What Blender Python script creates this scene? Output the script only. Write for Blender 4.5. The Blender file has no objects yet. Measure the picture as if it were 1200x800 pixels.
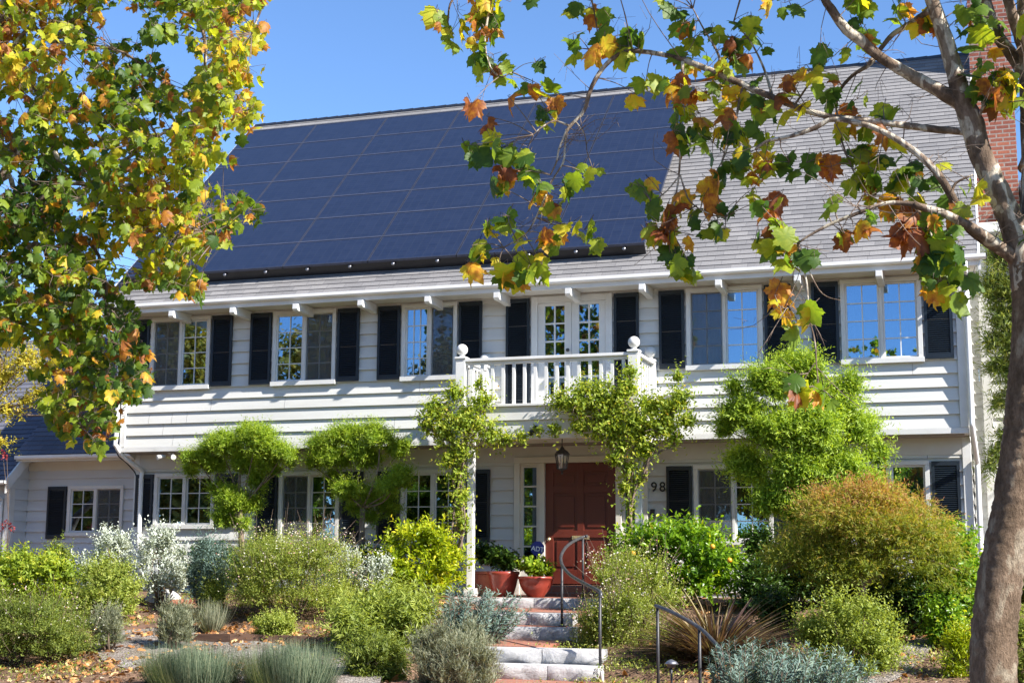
EXPO = 1.34
import bpy, math, random
import numpy as np
random.seed(7); RNG = np.random.default_rng(11)
scene = bpy.context.scene
COL = scene.collection
R = math.radians
# ---------------------------------------------------------------- camera model
CY, CP, CR, CF, CD = 0.32163152, 0.15443659, 0.00533416, 1688.09, 21.5
_fw = np.array([-math.sin(CY)*math.cos(CP), math.cos(CY)*math.cos(CP), math.sin(CP)])
_r = np.array([math.cos(CY), math.sin(CY), 0.0]); _u = np.cross(_r, _fw)
_r2 = _r*math.cos(CR)+_u*math.sin(CR); _u2 = -_r*math.sin(CR)+_u*math.cos(CR)
CAM = np.array([0.0, -CD, 0.0])
def _d(px, py): return _fw*CF+(px-600)*_r2-(py-400)*_u2
def P(px, py, Y):
    d = _d(px, py); return CAM+d*((Y+CD)/d[1])
def PZ(px, py, Z):
    d = _d(px, py); return CAM+d*(Z/d[2])
def PD(px, py, depth):
    d = _d(px, py); return CAM+d*(depth/CF)

# ---------------------------------------------------------------- tagging
def tag(o, label=None, cat=None, group=None, kind=None):
    if label: o['label'] = label
    if cat: o['category'] = cat
    if group: o['group'] = group
    if kind: o['kind'] = kind
    return o
ORG = {}
def thing(name, loc, label, cat, group=None):
    o = bpy.data.objects.new(name, None); COL.objects.link(o)
    o.empty_display_size = 0.2; o.location = loc
    ORG[o] = np.array(loc, float)
    return tag(o, label, cat, group)
def link_mesh(name, me, mat, parent=None, org=None):
    """mesh data is in world coordinates; shift to the thing's base"""
    o = bpy.data.objects.new(name, me); COL.objects.link(o)
    if mat: me.materials.append(mat)
    if parent is not None:
        org = ORG[parent]; o.parent = parent; ORG[o] = org
    elif org is not None:
        org = np.array(org, float); o.location = org; ORG[o] = org
    else:
        ORG[o] = np.zeros(3)
    if org is not None and len(me.vertices):
        n = len(me.vertices); a = np.empty(n*3, 'f'); me.vertices.foreach_get('co', a)
        a = (a.reshape(-1, 3)-org.astype('f')).ravel(); me.vertices.foreach_set('co', a); me.update()
    return o

# ---------------------------------------------------------------- mesh builder
class MB:
    def __init__(s): s.v = []; s.f = []; s.uv = None; s.sm = []
    def poly(s, pts, smooth=False):
        n = len(s.v); s.v += [tuple(p) for p in pts]; s.f.append(tuple(range(n, n+len(pts)))); s.sm.append(smooth)
    def box(s, x0, x1, y0, y1, z0, z1):
        if x0 > x1: x0, x1 = x1, x0
        if y0 > y1: y0, y1 = y1, y0
        if z0 > z1: z0, z1 = z1, z0
        n = len(s.v)
        s.v += [(x0,y0,z0),(x1,y0,z0),(x1,y1,z0),(x0,y1,z0),(x0,y0,z1),(x1,y0,z1),(x1,y1,z1),(x0,y1,z1)]
        for q in ((0,3,2,1),(4,5,6,7),(0,1,5,4),(1,2,6,5),(2,3,7,6),(3,0,4,7)):
            s.f.append(tuple(n+i for i in q)); s.sm.append(False)
        return s
    def hexa(s, pts):
        n = len(s.v); s.v += [tuple(p) for p in pts]
        for q in ((0,3,2,1),(4,5,6,7),(0,1,5,4),(1,2,6,5),(2,3,7,6),(3,0,4,7)):
            s.f.append(tuple(n+i for i in q)); s.sm.append(False)
        return s
    def bar(s, a, b, w, h, up=(0,0,1)):
        a = np.array(a, float); b = np.array(b, float); d = b-a; d /= np.linalg.norm(d)
        x = np.cross(d, up); x /= np.linalg.norm(x); z = np.cross(x, d)
        c = [(-1,-1),(1,-1),(1,1),(-1,1)]
        A = [a+x*i*w/2+z*j*h/2 for i, j in c]; B = [b+x*i*w/2+z*j*h/2 for i, j in c]
        n = len(s.v); s.v += [tuple(p) for p in A+B]
        for q in ((3,2,1,0),(4,5,6,7),(0,1,5,4),(1,2,6,5),(2,3,7,6),(3,0,4,7)):
            s.f.append(tuple(n+i for i in q)); s.sm.append(False)
        return s
    def prism(s, pts, d):
        """pts: planar polygon, extruded by vector d"""
        d = np.array(d, float); pts = [np.array(p, float) for p in pts]; k = len(pts); n = len(s.v)
        s.v += [tuple(p) for p in pts]+[tuple(p+d) for p in pts]
        s.f.append(tuple(range(n+k-1, n-1, -1))); s.f.append(tuple(range(n+k, n+2*k))); s.sm += [False]*2
        for i in range(k):
            j = (i+1) % k; s.f.append((n+i, n+j, n+k+j, n+k+i)); s.sm.append(False)
        return s
    def lathe(s, c, prof, n=20, smooth=True, ax=2):
        c = np.array(c, float); base = len(s.v)
        for (r, h) in prof:
            for i in range(n):
                a = 2*math.pi*i/n
                o = [0,0,0]; o[ax] = h; o[(ax+1) % 3] = r*math.cos(a); o[(ax+2) % 3] = r*math.sin(a)
                s.v.append(tuple(c+o))
        for k in range(len(prof)-1):
            for i in range(n):
                j = (i+1) % n
                s.f.append((base+k*n+i, base+k*n+j, base+(k+1)*n+j, base+(k+1)*n+i)); s.sm.append(smooth)
        s.f.append(tuple(base+i for i in range(n-1,-1,-1))); s.f.append(tuple(base+(len(prof)-1)*n+i for i in range(n))); s.sm += [False]*2
        return s
    def tube(s, pts, rad, n=8, sub=1, jit=0.0, smooth=True):
        pts = [np.array(p, float) for p in pts]
        rad = list(rad) if hasattr(rad, '__len__') else [rad]*len(pts)
        if sub > 1 and len(pts) > 2:
            P_, R_ = [], []
            for i in range(len(pts)-1):
                p0 = pts[max(i-1,0)]; p1 = pts[i]; p2 = pts[i+1]; p3 = pts[min(i+2,len(pts)-1)]
                for k in range(sub):
                    t = k/sub
                    P_.append(0.5*((2*p1)+(p2-p0)*t+(2*p0-5*p1+4*p2-p3)*t*t+(3*p1-p0-3*p2+p3)*t**3))
                    R_.append(rad[i]*(1-t)+rad[i+1]*t)
            P_.append(pts[-1]); R_.append(rad[-1]); pts, rad = P_, R_
        base = len(s.v); m = len(pts); x = None
        for i in range(m):
            d = pts[min(i+1,m-1)]-pts[max(i-1,0)]; d /= (np.linalg.norm(d)+1e-9)
            if x is None:
                x = np.cross(d, (0.3,0.2,1.0) if abs(d[2]) < .9 else (1,0,0))
            x = x-d*np.dot(x, d); x /= (np.linalg.norm(x)+1e-9); y = np.cross(d, x)
            for k in range(n):
                a = 2*math.pi*k/n; r = rad[i]*(1+(random.uniform(-jit, jit) if jit else 0))
                s.v.append(tuple(pts[i]+x*math.cos(a)*r+y*math.sin(a)*r))
        for i in range(m-1):
            for k in range(n):
                j = (k+1) % n
                s.f.append((base+i*n+k, base+i*n+j, base+(i+1)*n+j, base+(i+1)*n+k)); s.sm.append(smooth)
        s.f.append(tuple(base+i for i in range(n-1,-1,-1))); s.f.append(tuple(base+(m-1)*n+i for i in range(n))); s.sm += [False]*2
        return s
    def mesh(s, name, bevel=0):
        me = bpy.data.meshes.new(name); me.from_pydata(s.v, [], s.f); me.update()
        me.polygons.foreach_set('use_smooth', s.sm)
        return me
    def build(s, name, mat, parent=None, org=None, bevel=0):
        o = link_mesh(name, s.mesh(name), mat, parent, org)
        if bevel:
            m = o.modifiers.new('bevel', 'BEVEL'); m.width = bevel; m.segments = 2; m.limit_method = 'ANGLE'; m.angle_limit = R(40)
        return o

# ---------------------------------------------------------------- materials
def new_mat(name):
    m = bpy.data.materials.new(name); m.use_nodes = True
    nt = m.node_tree; nt.nodes.clear()
    out = nt.nodes.new('ShaderNodeOutputMaterial')
    return m, nt, out
def N(nt, typ, **kw):
    n = nt.nodes.new(typ)
    for k, v in kw.items(): setattr(n, k, v)
    return n
def setin(n, **kw):
    for k, v in kw.items(): n.inputs[k.replace('_', ' ')].default_value = v
def ramp(nt, fac, cols, interp='LINEAR'):
    r = N(nt, 'ShaderNodeValToRGB'); r.color_ramp.interpolation = interp
    e = r.color_ramp.elements
    while len(e) < len(cols): e.new(0.5)
    for i, (p, c) in enumerate(cols):
        e[i].position = p; e[i].color = (*c, 1)
    nt.links.new(fac, r.inputs['Fac']); return r.outputs['Color']
def noise(nt, scale, detail=4, rough=.55, vec=None, dist=0):
    n = N(nt, 'ShaderNodeTexNoise'); n.inputs['Scale'].default_value = scale; n.inputs['Detail'].default_value = detail
    n.inputs['Roughness'].default_value = rough; n.inputs['Distortion'].default_value = dist
    if vec is None:
        tc = N(nt, 'ShaderNodeTexCoord'); vec = tc.outputs['Object']
    nt.links.new(vec, n.inputs['Vector']); return n.outputs['Fac']
def mapping(nt, scale=(1,1,1), coord='Object', rot=(0,0,0)):
    tc = N(nt, 'ShaderNodeTexCoord'); m = N(nt, 'ShaderNodeMapping'); m.inputs['Scale'].default_value = scale; m.inputs['Rotation'].default_value = rot
    nt.links.new(tc.outputs[coord], m.inputs['Vector']); return m.outputs['Vector']
def bump(nt, h, strength=.3, dist=.01):
    b = N(nt, 'ShaderNodeBump'); b.inputs['Strength'].default_value = strength; b.inputs['Distance'].default_value = dist
    nt.links.new(h, b.inputs['Height']); return b.outputs['Normal']
def simple(name, c1, c2=None, rough=.6, scale=3, spec=.5, metal=0, bscale=None, bstr=.2, bdist=.005, stretch=(1,1,1), coat=0):
    m, nt, out = new_mat(name)
    b = N(nt, 'ShaderNodeBsdfPrincipled')
    b.inputs['Roughness'].default_value = rough; b.inputs['Specular IOR Level'].default_value = spec; b.inputs['Metallic'].default_value = metal
    b.inputs['Coat Weight'].default_value = coat
    v = mapping(nt, stretch)
    if c2 is None: c2 = tuple(x*.8 for x in c1)
    f = noise(nt, scale, 5, .6, v)
    nt.links.new(ramp(nt, f, [(.3, c2), (.7, c1)]), b.inputs['Base Color'])
    if bscale: nt.links.new(bump(nt, noise(nt, bscale, 3, .6, v), bstr, bdist), b.inputs['Normal'])
    nt.links.new(b.outputs[0], out.inputs['Surface']); return m

M = {}
M['siding'] = simple('painted_siding', (.62,.622,.59), (.52,.52,.49), .55, .9, stretch=(.6,1,6), bscale=14, bstr=.15, bdist=.004)
M['siding_shade'] = simple('shade_tinted_siding', (.60,.62,.63), (.52,.54,.56), .6, .9, stretch=(.6,1,6), bscale=14, bstr=.15, bdist=.004)  # siding copy with the blue shade of the left walls put into its colour
M['trim'] = simple('white_trim_paint', (.68,.68,.66), (.59,.59,.56), .42, 2.5, bscale=30, bstr=.08, bdist=.002)
M['cream'] = simple('cream_trim_paint', (.66,.635,.55), (.60,.57,.49), .45, 2.5)
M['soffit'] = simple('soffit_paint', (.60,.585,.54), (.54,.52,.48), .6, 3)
M['shutter'] = simple('dark_shutter_paint', (.012,.020,.030), (.008,.013,.020), .38, 4, spec=.5)
M['door'] = simple('red_door_paint', (.13,.024,.014), (.10,.018,.010), .4, 3, bscale=20, bstr=.05)
M['iron'] = simple('black_iron', (.05,.05,.055), (.025,.025,.027), .5, 20, bscale=60, bstr=.3, bdist=.002)
M['rail'] = simple('weathered_rail', (.12,.12,.125), (.06,.06,.065), .42, 14, metal=.5, bscale=60, bstr=.2, bdist=.002)
M['brass'] = simple('brass', (.75,.62,.38), (.6,.5,.3), .35, 10, metal=.8)
M['metal'] = simple('galvanised', (.34,.34,.36), (.22,.22,.24), .4, 8, metal=.8)
M['pot'] = simple('red_glazed_pot', (.30,.050,.030), (.20,.030,.020), .32, 6, spec=.5)
M['terracotta'] = simple('terracotta', (.36,.12,.07), (.26,.08,.05), .8, 8, bscale=40)
M['soil'] = simple('potting_soil', (.05,.035,.025), (.02,.015,.01), .95, 20, bscale=40, bstr=.6, bdist=.01)
M['black'] = simple('black_plastic', (.015,.015,.017), None, .35, 5)
M['wood'] = simple('weathered_wood', (.17,.095,.06), (.09,.05,.035), .85, 3, stretch=(2,2,18), bscale=10, bstr=.4)
M['interior'] = simple('interior_plaster', (.30,.28,.25), (.24,.22,.20), .9, 2)
M['twig'] = simple('twig_bark', (.23,.17,.13), (.12,.085,.065), .8, 18)
M['stem'] = simple('shrub_stem', (.16,.11,.075), (.08,.055,.04), .9, 18)
M['blue'] = simple('blue_sign_face', (.015,.03,.26), (.012,.025,.20), .35, 4)
M['white'] = simple('white_lettering', (.85,.85,.85), (.8,.8,.8), .4, 4)
M['yellow'] = simple('yellow_sign_face', (.62,.42,.03), (.5,.35,.03), .45, 4)
M['gutter'] = simple('gutter_enamel', (.80,.80,.78), (.74,.73,.70), .35, 1.5)
M['curtain'] = simple('curtain_cloth', (.62,.63,.62), (.52,.53,.53), .9, 3)
M['fruit'] = simple('orange_fruit', (.75,.38,.03), (.65,.28,.02), .45, 20)

def glass_mat():
    m, nt, out = new_mat('window_glass')
    tr = N(nt, 'ShaderNodeBsdfTransparent'); tr.inputs['Color'].default_value = (.62,.66,.68,1)
    gl = N(nt, 'ShaderNodeBsdfGlossy'); gl.inputs['Roughness'].default_value = .01; gl.inputs['Color'].default_value = (.50,.74,1,1)
    fr = N(nt, 'ShaderNodeFresnel'); fr.inputs['IOR'].default_value = 1.75
    ad = N(nt, 'ShaderNodeMath', operation='ADD'); ad.inputs[1].default_value = .33; ad.use_clamp = True
    mx = N(nt, 'ShaderNodeMixShader')
    b = bump(nt, noise(nt, .7, 1), .25, .01)
    nt.links.new(b, gl.inputs['Normal'])
    nt.links.new(fr.outputs[0], ad.inputs[0]); nt.links.new(ad.outputs[0], mx.inputs[0])
    nt.links.new(tr.outputs[0], mx.inputs[1]); nt.links.new(gl.outputs[0], mx.inputs[2])
    nt.links.new(mx.outputs[0], out.inputs['Surface']); return m
M['glass'] = glass_mat()
def screen_mat():
    m, nt, out = new_mat('insect_mesh')
    tr = N(nt, 'ShaderNodeBsdfTransparent'); df = N(nt, 'ShaderNodeBsdfDiffuse'); df.inputs['Color'].default_value = (.13,.135,.135,1)
    mx = N(nt, 'ShaderNodeMixShader'); mx.inputs[0].default_value = .38
    nt.links.new(tr.outputs[0], mx.inputs[1]); nt.links.new(df.outputs[0], mx.inputs[2]); nt.links.new(mx.outputs[0], out.inputs['Surface']); return m
M['screen'] = screen_mat()
def lantern_glass():
    m, nt, out = new_mat('lantern_glass')
    tr = N(nt, 'ShaderNodeBsdfTransparent'); gl = N(nt, 'ShaderNodeBsdfGlossy'); gl.inputs['Roughness'].default_value = .05
    mx = N(nt, 'ShaderNodeMixShader'); mx.inputs[0].default_value = .15
    nt.links.new(tr.outputs[0], mx.inputs[1]); nt.links.new(gl.outputs[0], mx.inputs[2]); nt.links.new(mx.outputs[0], out.inputs['Surface']); return m
M['lglass'] = lantern_glass()

def shingle_mat(name, a, b_, c):
    m, nt, out = new_mat(name)
    uv = N(nt, 'ShaderNodeUVMap')
    bt = N(nt, 'ShaderNodeTexBrick'); bt.offset = .37; bt.offset_frequency = 2; bt.squash = .8; bt.squash_frequency = 3
    for k, v in (('Scale', 1), ('Mortar Size', .0028), ('Mortar Smooth', .3), ('Bias', 0), ('Brick Width', .31), ('Row Height', .14)): bt.inputs[k].default_value = v
    bt.inputs['Color1'].default_value = (*a, 1); bt.inputs['Color2'].default_value = (*b_, 1); bt.inputs['Mortar'].default_value = (*c, 1)
    nt.links.new(uv.outputs[0], bt.inputs['Vector'])
    n1 = noise(nt, 60, 3, .7, uv.outputs[0]); n2 = noise(nt, 1.3, 5, .6, uv.outputs[0])
    mx = N(nt, 'ShaderNodeMix', data_type='RGBA', blend_type='MULTIPLY'); mx.inputs[0].default_value = 1
    nt.links.new(bt.outputs['Color'], mx.inputs[6]); nt.links.new(ramp(nt, n1, [(.3,(.72,.72,.72)),(.7,(1.15,1.15,1.15))]), mx.inputs[7])
    m2 = N(nt, 'ShaderNodeMix', data_type='RGBA', blend_type='MULTIPLY'); m2.inputs[0].default_value = 1
    nt.links.new(mx.outputs[2], m2.inputs[6]); nt.links.new(ramp(nt, n2, [(.25,(.84,.84,.86)),(.75,(1.08,1.07,1.05))]), m2.inputs[7])
    b = N(nt, 'ShaderNodeBsdfPrincipled'); b.inputs['Roughness'].default_value = .85; b.inputs['Specular IOR Level'].default_value = .3
    nt.links.new(m2.outputs[2], b.inputs['Base Color']); nt.links.new(bump(nt, n1, .4, .004), b.inputs['Normal'])
    nt.links.new(b.outputs[0], out.inputs['Surface']); return m
M['shingle'] = shingle_mat('grey_shingles', (.242,.236,.232), (.175,.172,.172), (.09,.09,.095))
M['shingle_shade'] = shingle_mat('shade_tinted_shingles', (.13,.135,.17), (.09,.095,.12), (.035,.037,.05))  # shingles darkened blue: the main house's shadow on the left roofs painted in

def brick_mat(name, c1, c2, mortar, w=.215, h=.075, ms=.012, coords='uv', rough=.85):
    m, nt, out = new_mat(name)
    uv = N(nt, 'ShaderNodeUVMap')
    bt = N(nt, 'ShaderNodeTexBrick')
    for k, v in (('Scale', 1), ('Mortar Size', ms), ('Mortar Smooth', .2), ('Bias', -.1), ('Brick Width', w), ('Row Height', h)): bt.inputs[k].default_value = v
    bt.inputs['Color1'].default_value = (*c1, 1); bt.inputs['Color2'].default_value = (*c2, 1); bt.inputs['Mortar'].default_value = (*mortar, 1)
    nt.links.new(uv.outputs[0], bt.inputs['Vector'])
    n1 = noise(nt, 25, 4, .65, uv.outputs[0])
    mx = N(nt, 'ShaderNodeMix', data_type='RGBA', blend_type='MULTIPLY'); mx.inputs[0].default_value = 1
    nt.links.new(bt.outputs['Color'], mx.inputs[6]); nt.links.new(ramp(nt, n1, [(.3,(.75,.75,.75)),(.7,(1.12,1.12,1.12))]), mx.inputs[7])
    b = N(nt, 'ShaderNodeBsdfPrincipled'); b.inputs['Roughness'].default_value = rough; b.inputs['Specular IOR Level'].default_value = .25
    nt.links.new(mx.outputs[2], b.inputs['Base Color'])
    inv = N(nt, 'ShaderNodeMath', operation='SUBTRACT'); inv.inputs[0].default_value = 1; nt.links.new(bt.outputs['Fac'], inv.inputs[1])
    nt.links.new(bump(nt, inv.outputs[0], .7, .008), b.inputs['Normal'])
    nt.links.new(b.outputs[0], out.inputs['Surface']); return m
M['brick'] = brick_mat('chimney_brick', (.34,.115,.07), (.19,.060,.045), (.30,.25,.22))
M['paver'] = brick_mat('brick_paving', (.40,.16,.10), (.30,.11,.075), (.25,.20,.17), .20, .10, .008)

def panel_mat():
    m, nt, out = new_mat('solar_cells')
    uv = N(nt, 'ShaderNodeUVMap')
    bt = N(nt, 'ShaderNodeTexBrick'); bt.offset = 0
    for k, v in (('Scale', 1), ('Mortar Size', .0022), ('Mortar Smooth', .3), ('Brick Width', .158), ('Row Height', .158/2)): bt.inputs[k].default_value = v
    bt.inputs['Color1'].default_value = (.009,.013,.032,1); bt.inputs['Color2'].default_value = (.013,.018,.040,1); bt.inputs['Mortar'].default_value = (.040,.045,.062,1)
    nt.links.new(uv.outputs[0], bt.inputs['Vector'])
    b = N(nt, 'ShaderNodeBsdfPrincipled'); b.inputs['Roughness'].default_value = .30; b.inputs['Specular IOR Level'].default_value = .5
    b.inputs['Coat Weight'].default_value = .8; b.inputs['Coat Roughness'].default_value = .15
    nt.links.new(bt.outputs['Color'], b.inputs['Base Color']); nt.links.new(b.outputs[0], out.inputs['Surface']); return m
M['cells'] = panel_mat()
M['panel_frame'] = simple('panel_frame', (.085,.095,.14), (.06,.07,.10), .35, 5, metal=.6)
M['lit_edge'] = simple('panel_lit_edge', (.27,.29,.36), (.19,.21,.27), .4, 5, metal=.7)  # pale tone stands for sunlight on the panel edges

def stone_mat():
    m, nt, out = new_mat('rough_white_stone')
    n1 = noise(nt, 5, 8, .65, mapping(nt, (1,1,1.6)), .6); n2 = noise(nt, 22, 6, .7)
    b = N(nt, 'ShaderNodeBsdfPrincipled'); b.inputs['Roughness'].default_value = .85
    c = ramp(nt, n1, [(.26,(.20,.195,.19)),(.38,(.38,.375,.37)),(.52,(.53,.525,.52)),(.85,(.46,.455,.44))])
    mx = N(nt, 'ShaderNodeMix', data_type='RGBA', blend_type='MULTIPLY'); mx.inputs[0].default_value = 1
    nt.links.new(c, mx.inputs[6]); nt.links.new(ramp(nt, n2, [(.3,(.75,.75,.75)),(.65,(1.05,1.05,1.05))]), mx.inputs[7])
    nt.links.new(mx.outputs[2], b.inputs['Base Color']); nt.links.new(bump(nt, n1, .55, .035), b.inputs['Normal'])
    nt.links.new(b.outputs[0], out.inputs['Surface']); return m
M['stone'] = stone_mat()

def ground_mat():
    m, nt, out = new_mat('mulch_and_soil')
    n1 = noise(nt, 1.1, 8, .65); n2 = noise(nt, 28, 6, .75); n3 = noise(nt, 90, 4, .7)
    b = N(nt, 'ShaderNodeBsdfPrincipled'); b.inputs['Roughness'].default_value = .95; b.inputs['Specular IOR Level'].default_value = .15
    c = ramp(nt, n2, [(.28,(.050,.032,.022)),(.45,(.15,.095,.065)),(.60,(.27,.18,.12)),(.78,(.40,.29,.20))])
    mx = N(nt, 'ShaderNodeMix', data_type='RGBA', blend_type='MULTIPLY'); mx.inputs[0].default_value = 1
    nt.links.new(c, mx.inputs[6]); nt.links.new(ramp(nt, n1, [(.3,(.7,.68,.66)),(.7,(1.15,1.1,1.05))]), mx.inputs[7])
    nt.links.new(mx.outputs[2], b.inputs['Base Color']); nt.links.new(bump(nt, n2, .8, .03), b.inputs['Normal'])
    nt.links.new(b.outputs[0], out.inputs['Surface']); return m
M['ground'] = ground_mat()
def gravel_mat():
    m, nt, out = new_mat('grey_gravel')
    vo = N(nt, 'ShaderNodeTexVoronoi'); vo.inputs['Scale'].default_value = 45
    tc = N(nt, 'ShaderNodeTexCoord'); nt.links.new(tc.outputs['Object'], vo.inputs['Vector'])
    sx = N(nt, 'ShaderNodeSeparateColor'); nt.links.new(vo.outputs['Color'], sx.inputs[0])
    n1 = noise(nt, 2.2, 6, .6)
    c = ramp(nt, sx.outputs[0], [(0,(.12,.105,.09)),(.5,(.22,.20,.18)),(1,(.35,.32,.29))])
    mx = N(nt, 'ShaderNodeMix', data_type='RGBA', blend_type='MULTIPLY'); mx.inputs[0].default_value = 1
    nt.links.new(c, mx.inputs[6]); nt.links.new(ramp(nt, n1, [(.35,(.70,.58,.48)),(.6,(1.1,1.1,1.1))]), mx.inputs[7])
    b = N(nt, 'ShaderNodeBsdfPrincipled'); b.inputs['Roughness'].default_value = .9
    nt.links.new(mx.outputs[2], b.inputs['Base Color']); nt.links.new(bump(nt, vo.outputs['Distance'], .8, .02), b.inputs['Normal'])
    nt.links.new(b.outputs[0], out.inputs['Surface']); return m
M['gravel'] = gravel_mat()
M['asphalt'] = simple('asphalt', (.06,.06,.062), (.04,.04,.042), .9, 30, bscale=80, bstr=.5)
M['concrete'] = simple('concrete', (.42,.41,.39), (.33,.32,.30), .9, 3, bscale=60, bstr=.3)

def bark_mat(name, cols, sc=7, stretch=(1,1,.45), bd=.02, bs=16):
    m, nt, out = new_mat(name)
    v = mapping(nt, stretch)
    n1 = noise(nt, sc, 3, .5, v, .5); n2 = noise(nt, bs, 8, .75, v)
    b = N(nt, 'ShaderNodeBsdfPrincipled'); b.inputs['Roughness'].default_value = .85; b.inputs['Specular IOR Level'].default_value = .2
    mx = N(nt, 'ShaderNodeMix', data_type='RGBA', blend_type='MULTIPLY'); mx.inputs[0].default_value = 1
    nt.links.new(ramp(nt, n1, cols), mx.inputs[6]); nt.links.new(ramp(nt, n2, [(.32,(.45,.42,.40)),(.58,(1.1,1.1,1.1))]), mx.inputs[7])
    nt.links.new(mx.outputs[2], b.inputs['Base Color']); nt.links.new(bump(nt, n2, .9, bd), b.inputs['Normal'])
    nt.links.new(b.outputs[0], out.inputs['Surface']); return m
M['bark_low'] = bark_mat('rough_brown_bark', [(.3,(.15,.105,.065)),(.48,(.25,.175,.115)),(.56,(.30,.215,.145)),(.60,(.42,.34,.24)),(.75,(.50,.43,.32))], 8, (1,1,.45), .07, 42)
M['bark_high'] = bark_mat('mottled_plane_bark', [(.36,(.12,.085,.06)),(.45,(.20,.145,.105)),(.50,(.24,.18,.135)),(.515,(.50,.44,.35)),(.60,(.58,.53,.43)),(.615,(.27,.22,.165)),(.8,(.19,.14,.10))], 7.5, (1,1,.45), .02, 30)
M['bark_plain'] = bark_mat('grey_brown_bark', [(.3,(.16,.12,.09)),(.7,(.30,.23,.17))])

def leaf_mat(name, cols, rough=.5, trans=.35, interp='LINEAR', spec=.35, tcol=1.5, mott=0, mscale=22):
    m, nt, out = new_mat(name)
    at = N(nt, 'ShaderNodeAttribute'); at.attribute_name = 'rnd'; at.attribute_type = 'GEOMETRY'
    fac = at.outputs['Fac']
    if mott:
        nz = noise(nt, mscale, 3, .6); ma = N(nt, 'ShaderNodeMath', operation='MULTIPLY_ADD'); ma.inputs[1].default_value = mott; ma.inputs[2].default_value = -.5*mott
        nt.links.new(nz, ma.inputs[0]); ad = N(nt, 'ShaderNodeMath', operation='ADD'); ad.use_clamp = True
        nt.links.new(ma.outputs[0], ad.inputs[0]); nt.links.new(fac, ad.inputs[1]); fac = ad.outputs[0]
    c = ramp(nt, fac, cols, interp)
    b = N(nt, 'ShaderNodeBsdfPrincipled'); b.inputs['Roughness'].default_value = rough; b.inputs['Specular IOR Level'].default_value = spec
    nt.links.new(c, b.inputs['Base Color'])
    tr = N(nt, 'ShaderNodeBsdfTranslucent')
    mm = N(nt, 'ShaderNodeMix', data_type='RGBA', blend_type='MULTIPLY'); mm.inputs[0].default_value = 1
    nt.links.new(c, mm.inputs[6]); mm.inputs[7].default_value = (1.45*tcol, 1.35*tcol, .6*tcol, 1)
    nt.links.new(mm.outputs[2], tr.inputs['Color'])
    mx = N(nt, 'ShaderNodeMixShader'); mx.inputs[0].default_value = trans
    nt.links.new(b.outputs[0], mx.inputs[1]); nt.links.new(tr.outputs[0], mx.inputs[2])
    nt.links.new(mx.outputs[0], out.inputs['Surface']); return m

# ---------------------------------------------------------------- leaf templates (unit length along +x, width y, normal z)
def tmpl_plane():
    half = [(0,0),(-.09,.17),(-.05,.27),(-.07,.36),(.04,.40),(.10,.52),(.19,.44),(.28,.43),(.35,.38),(.42,.44),(.44,.53),(.55,.51),(.64,.58),(.64,.46),(.70,.38),(.67,.27),(.76,.26),(.84,.17),(.90,.14),(1.02,0)]
    half = [(x, y, -.10*y-.14*x*x+.02*math.sin(x*17+y*23)) for x, y in half]
    v = [half[0]]+half[1:-1]+[half[-1]]+[(x, -y, z) for x, y, z in reversed(half[1:-1])]
    v = [(.34, 0, .03)]+v; k = len(v)-1
    f = [(0, 1+i, 1+(i+1) % k) for i in range(k)]
    return np.array(v, 'f'), np.array(f, 'i')
def tmpl_oval(w=.45, fold=.12, droop=.12):
    v = [(0,0,0),(.35,w/2,fold*.6),(.72,w*.38,fold*.5-droop*.4),(1,0,-droop),(.72,-w*.38,fold*.5-droop*.4),(.35,-w/2,fold*.6),(.5,0,-.02)]
    f = [(6,0,1),(6,1,2),(6,2,3),(6,3,4),(6,4,5),(6,5,0)]
    v = [(x, y, z) for x, y, z in v]
    return np.array(v, 'f'), np.array([(c,b,a) for a,b,c in f], 'i')
def tmpl_quad(w=.4, fold=.1):
    v = [(0,0,0),(.45,w/2,fold),(1,0,-.05),(.45,-w/2,fold)]
    return np.array(v, 'f'), np.array([(0,2,1),(0,3,2)], 'i')
def tmpl_blade(w=.06, droop=.5, seg=4):
    v = []; f = []
    for i in range(seg+1):
        t = i/seg; ww = w*(1-t**2)*.5+.002; z = -droop*t**2.2
        v += [(t, ww, z), (t, -ww, z+0.0)]
    for i in range(seg):
        a = 2*i; f += [(a, a+1, a+3), (a, a+3, a+2)]
    return np.array(v, 'f'), np.array(f, 'i')
T_PLANE = tmpl_plane(); T_OVAL = tmpl_oval(); T_QUAD = tmpl_quad(); T_NEEDLE = tmpl_quad(.13, .02); T_NARROW = tmpl_quad(.22, .05)
T_BROAD = tmpl_oval(.62, .10, .15)

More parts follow.
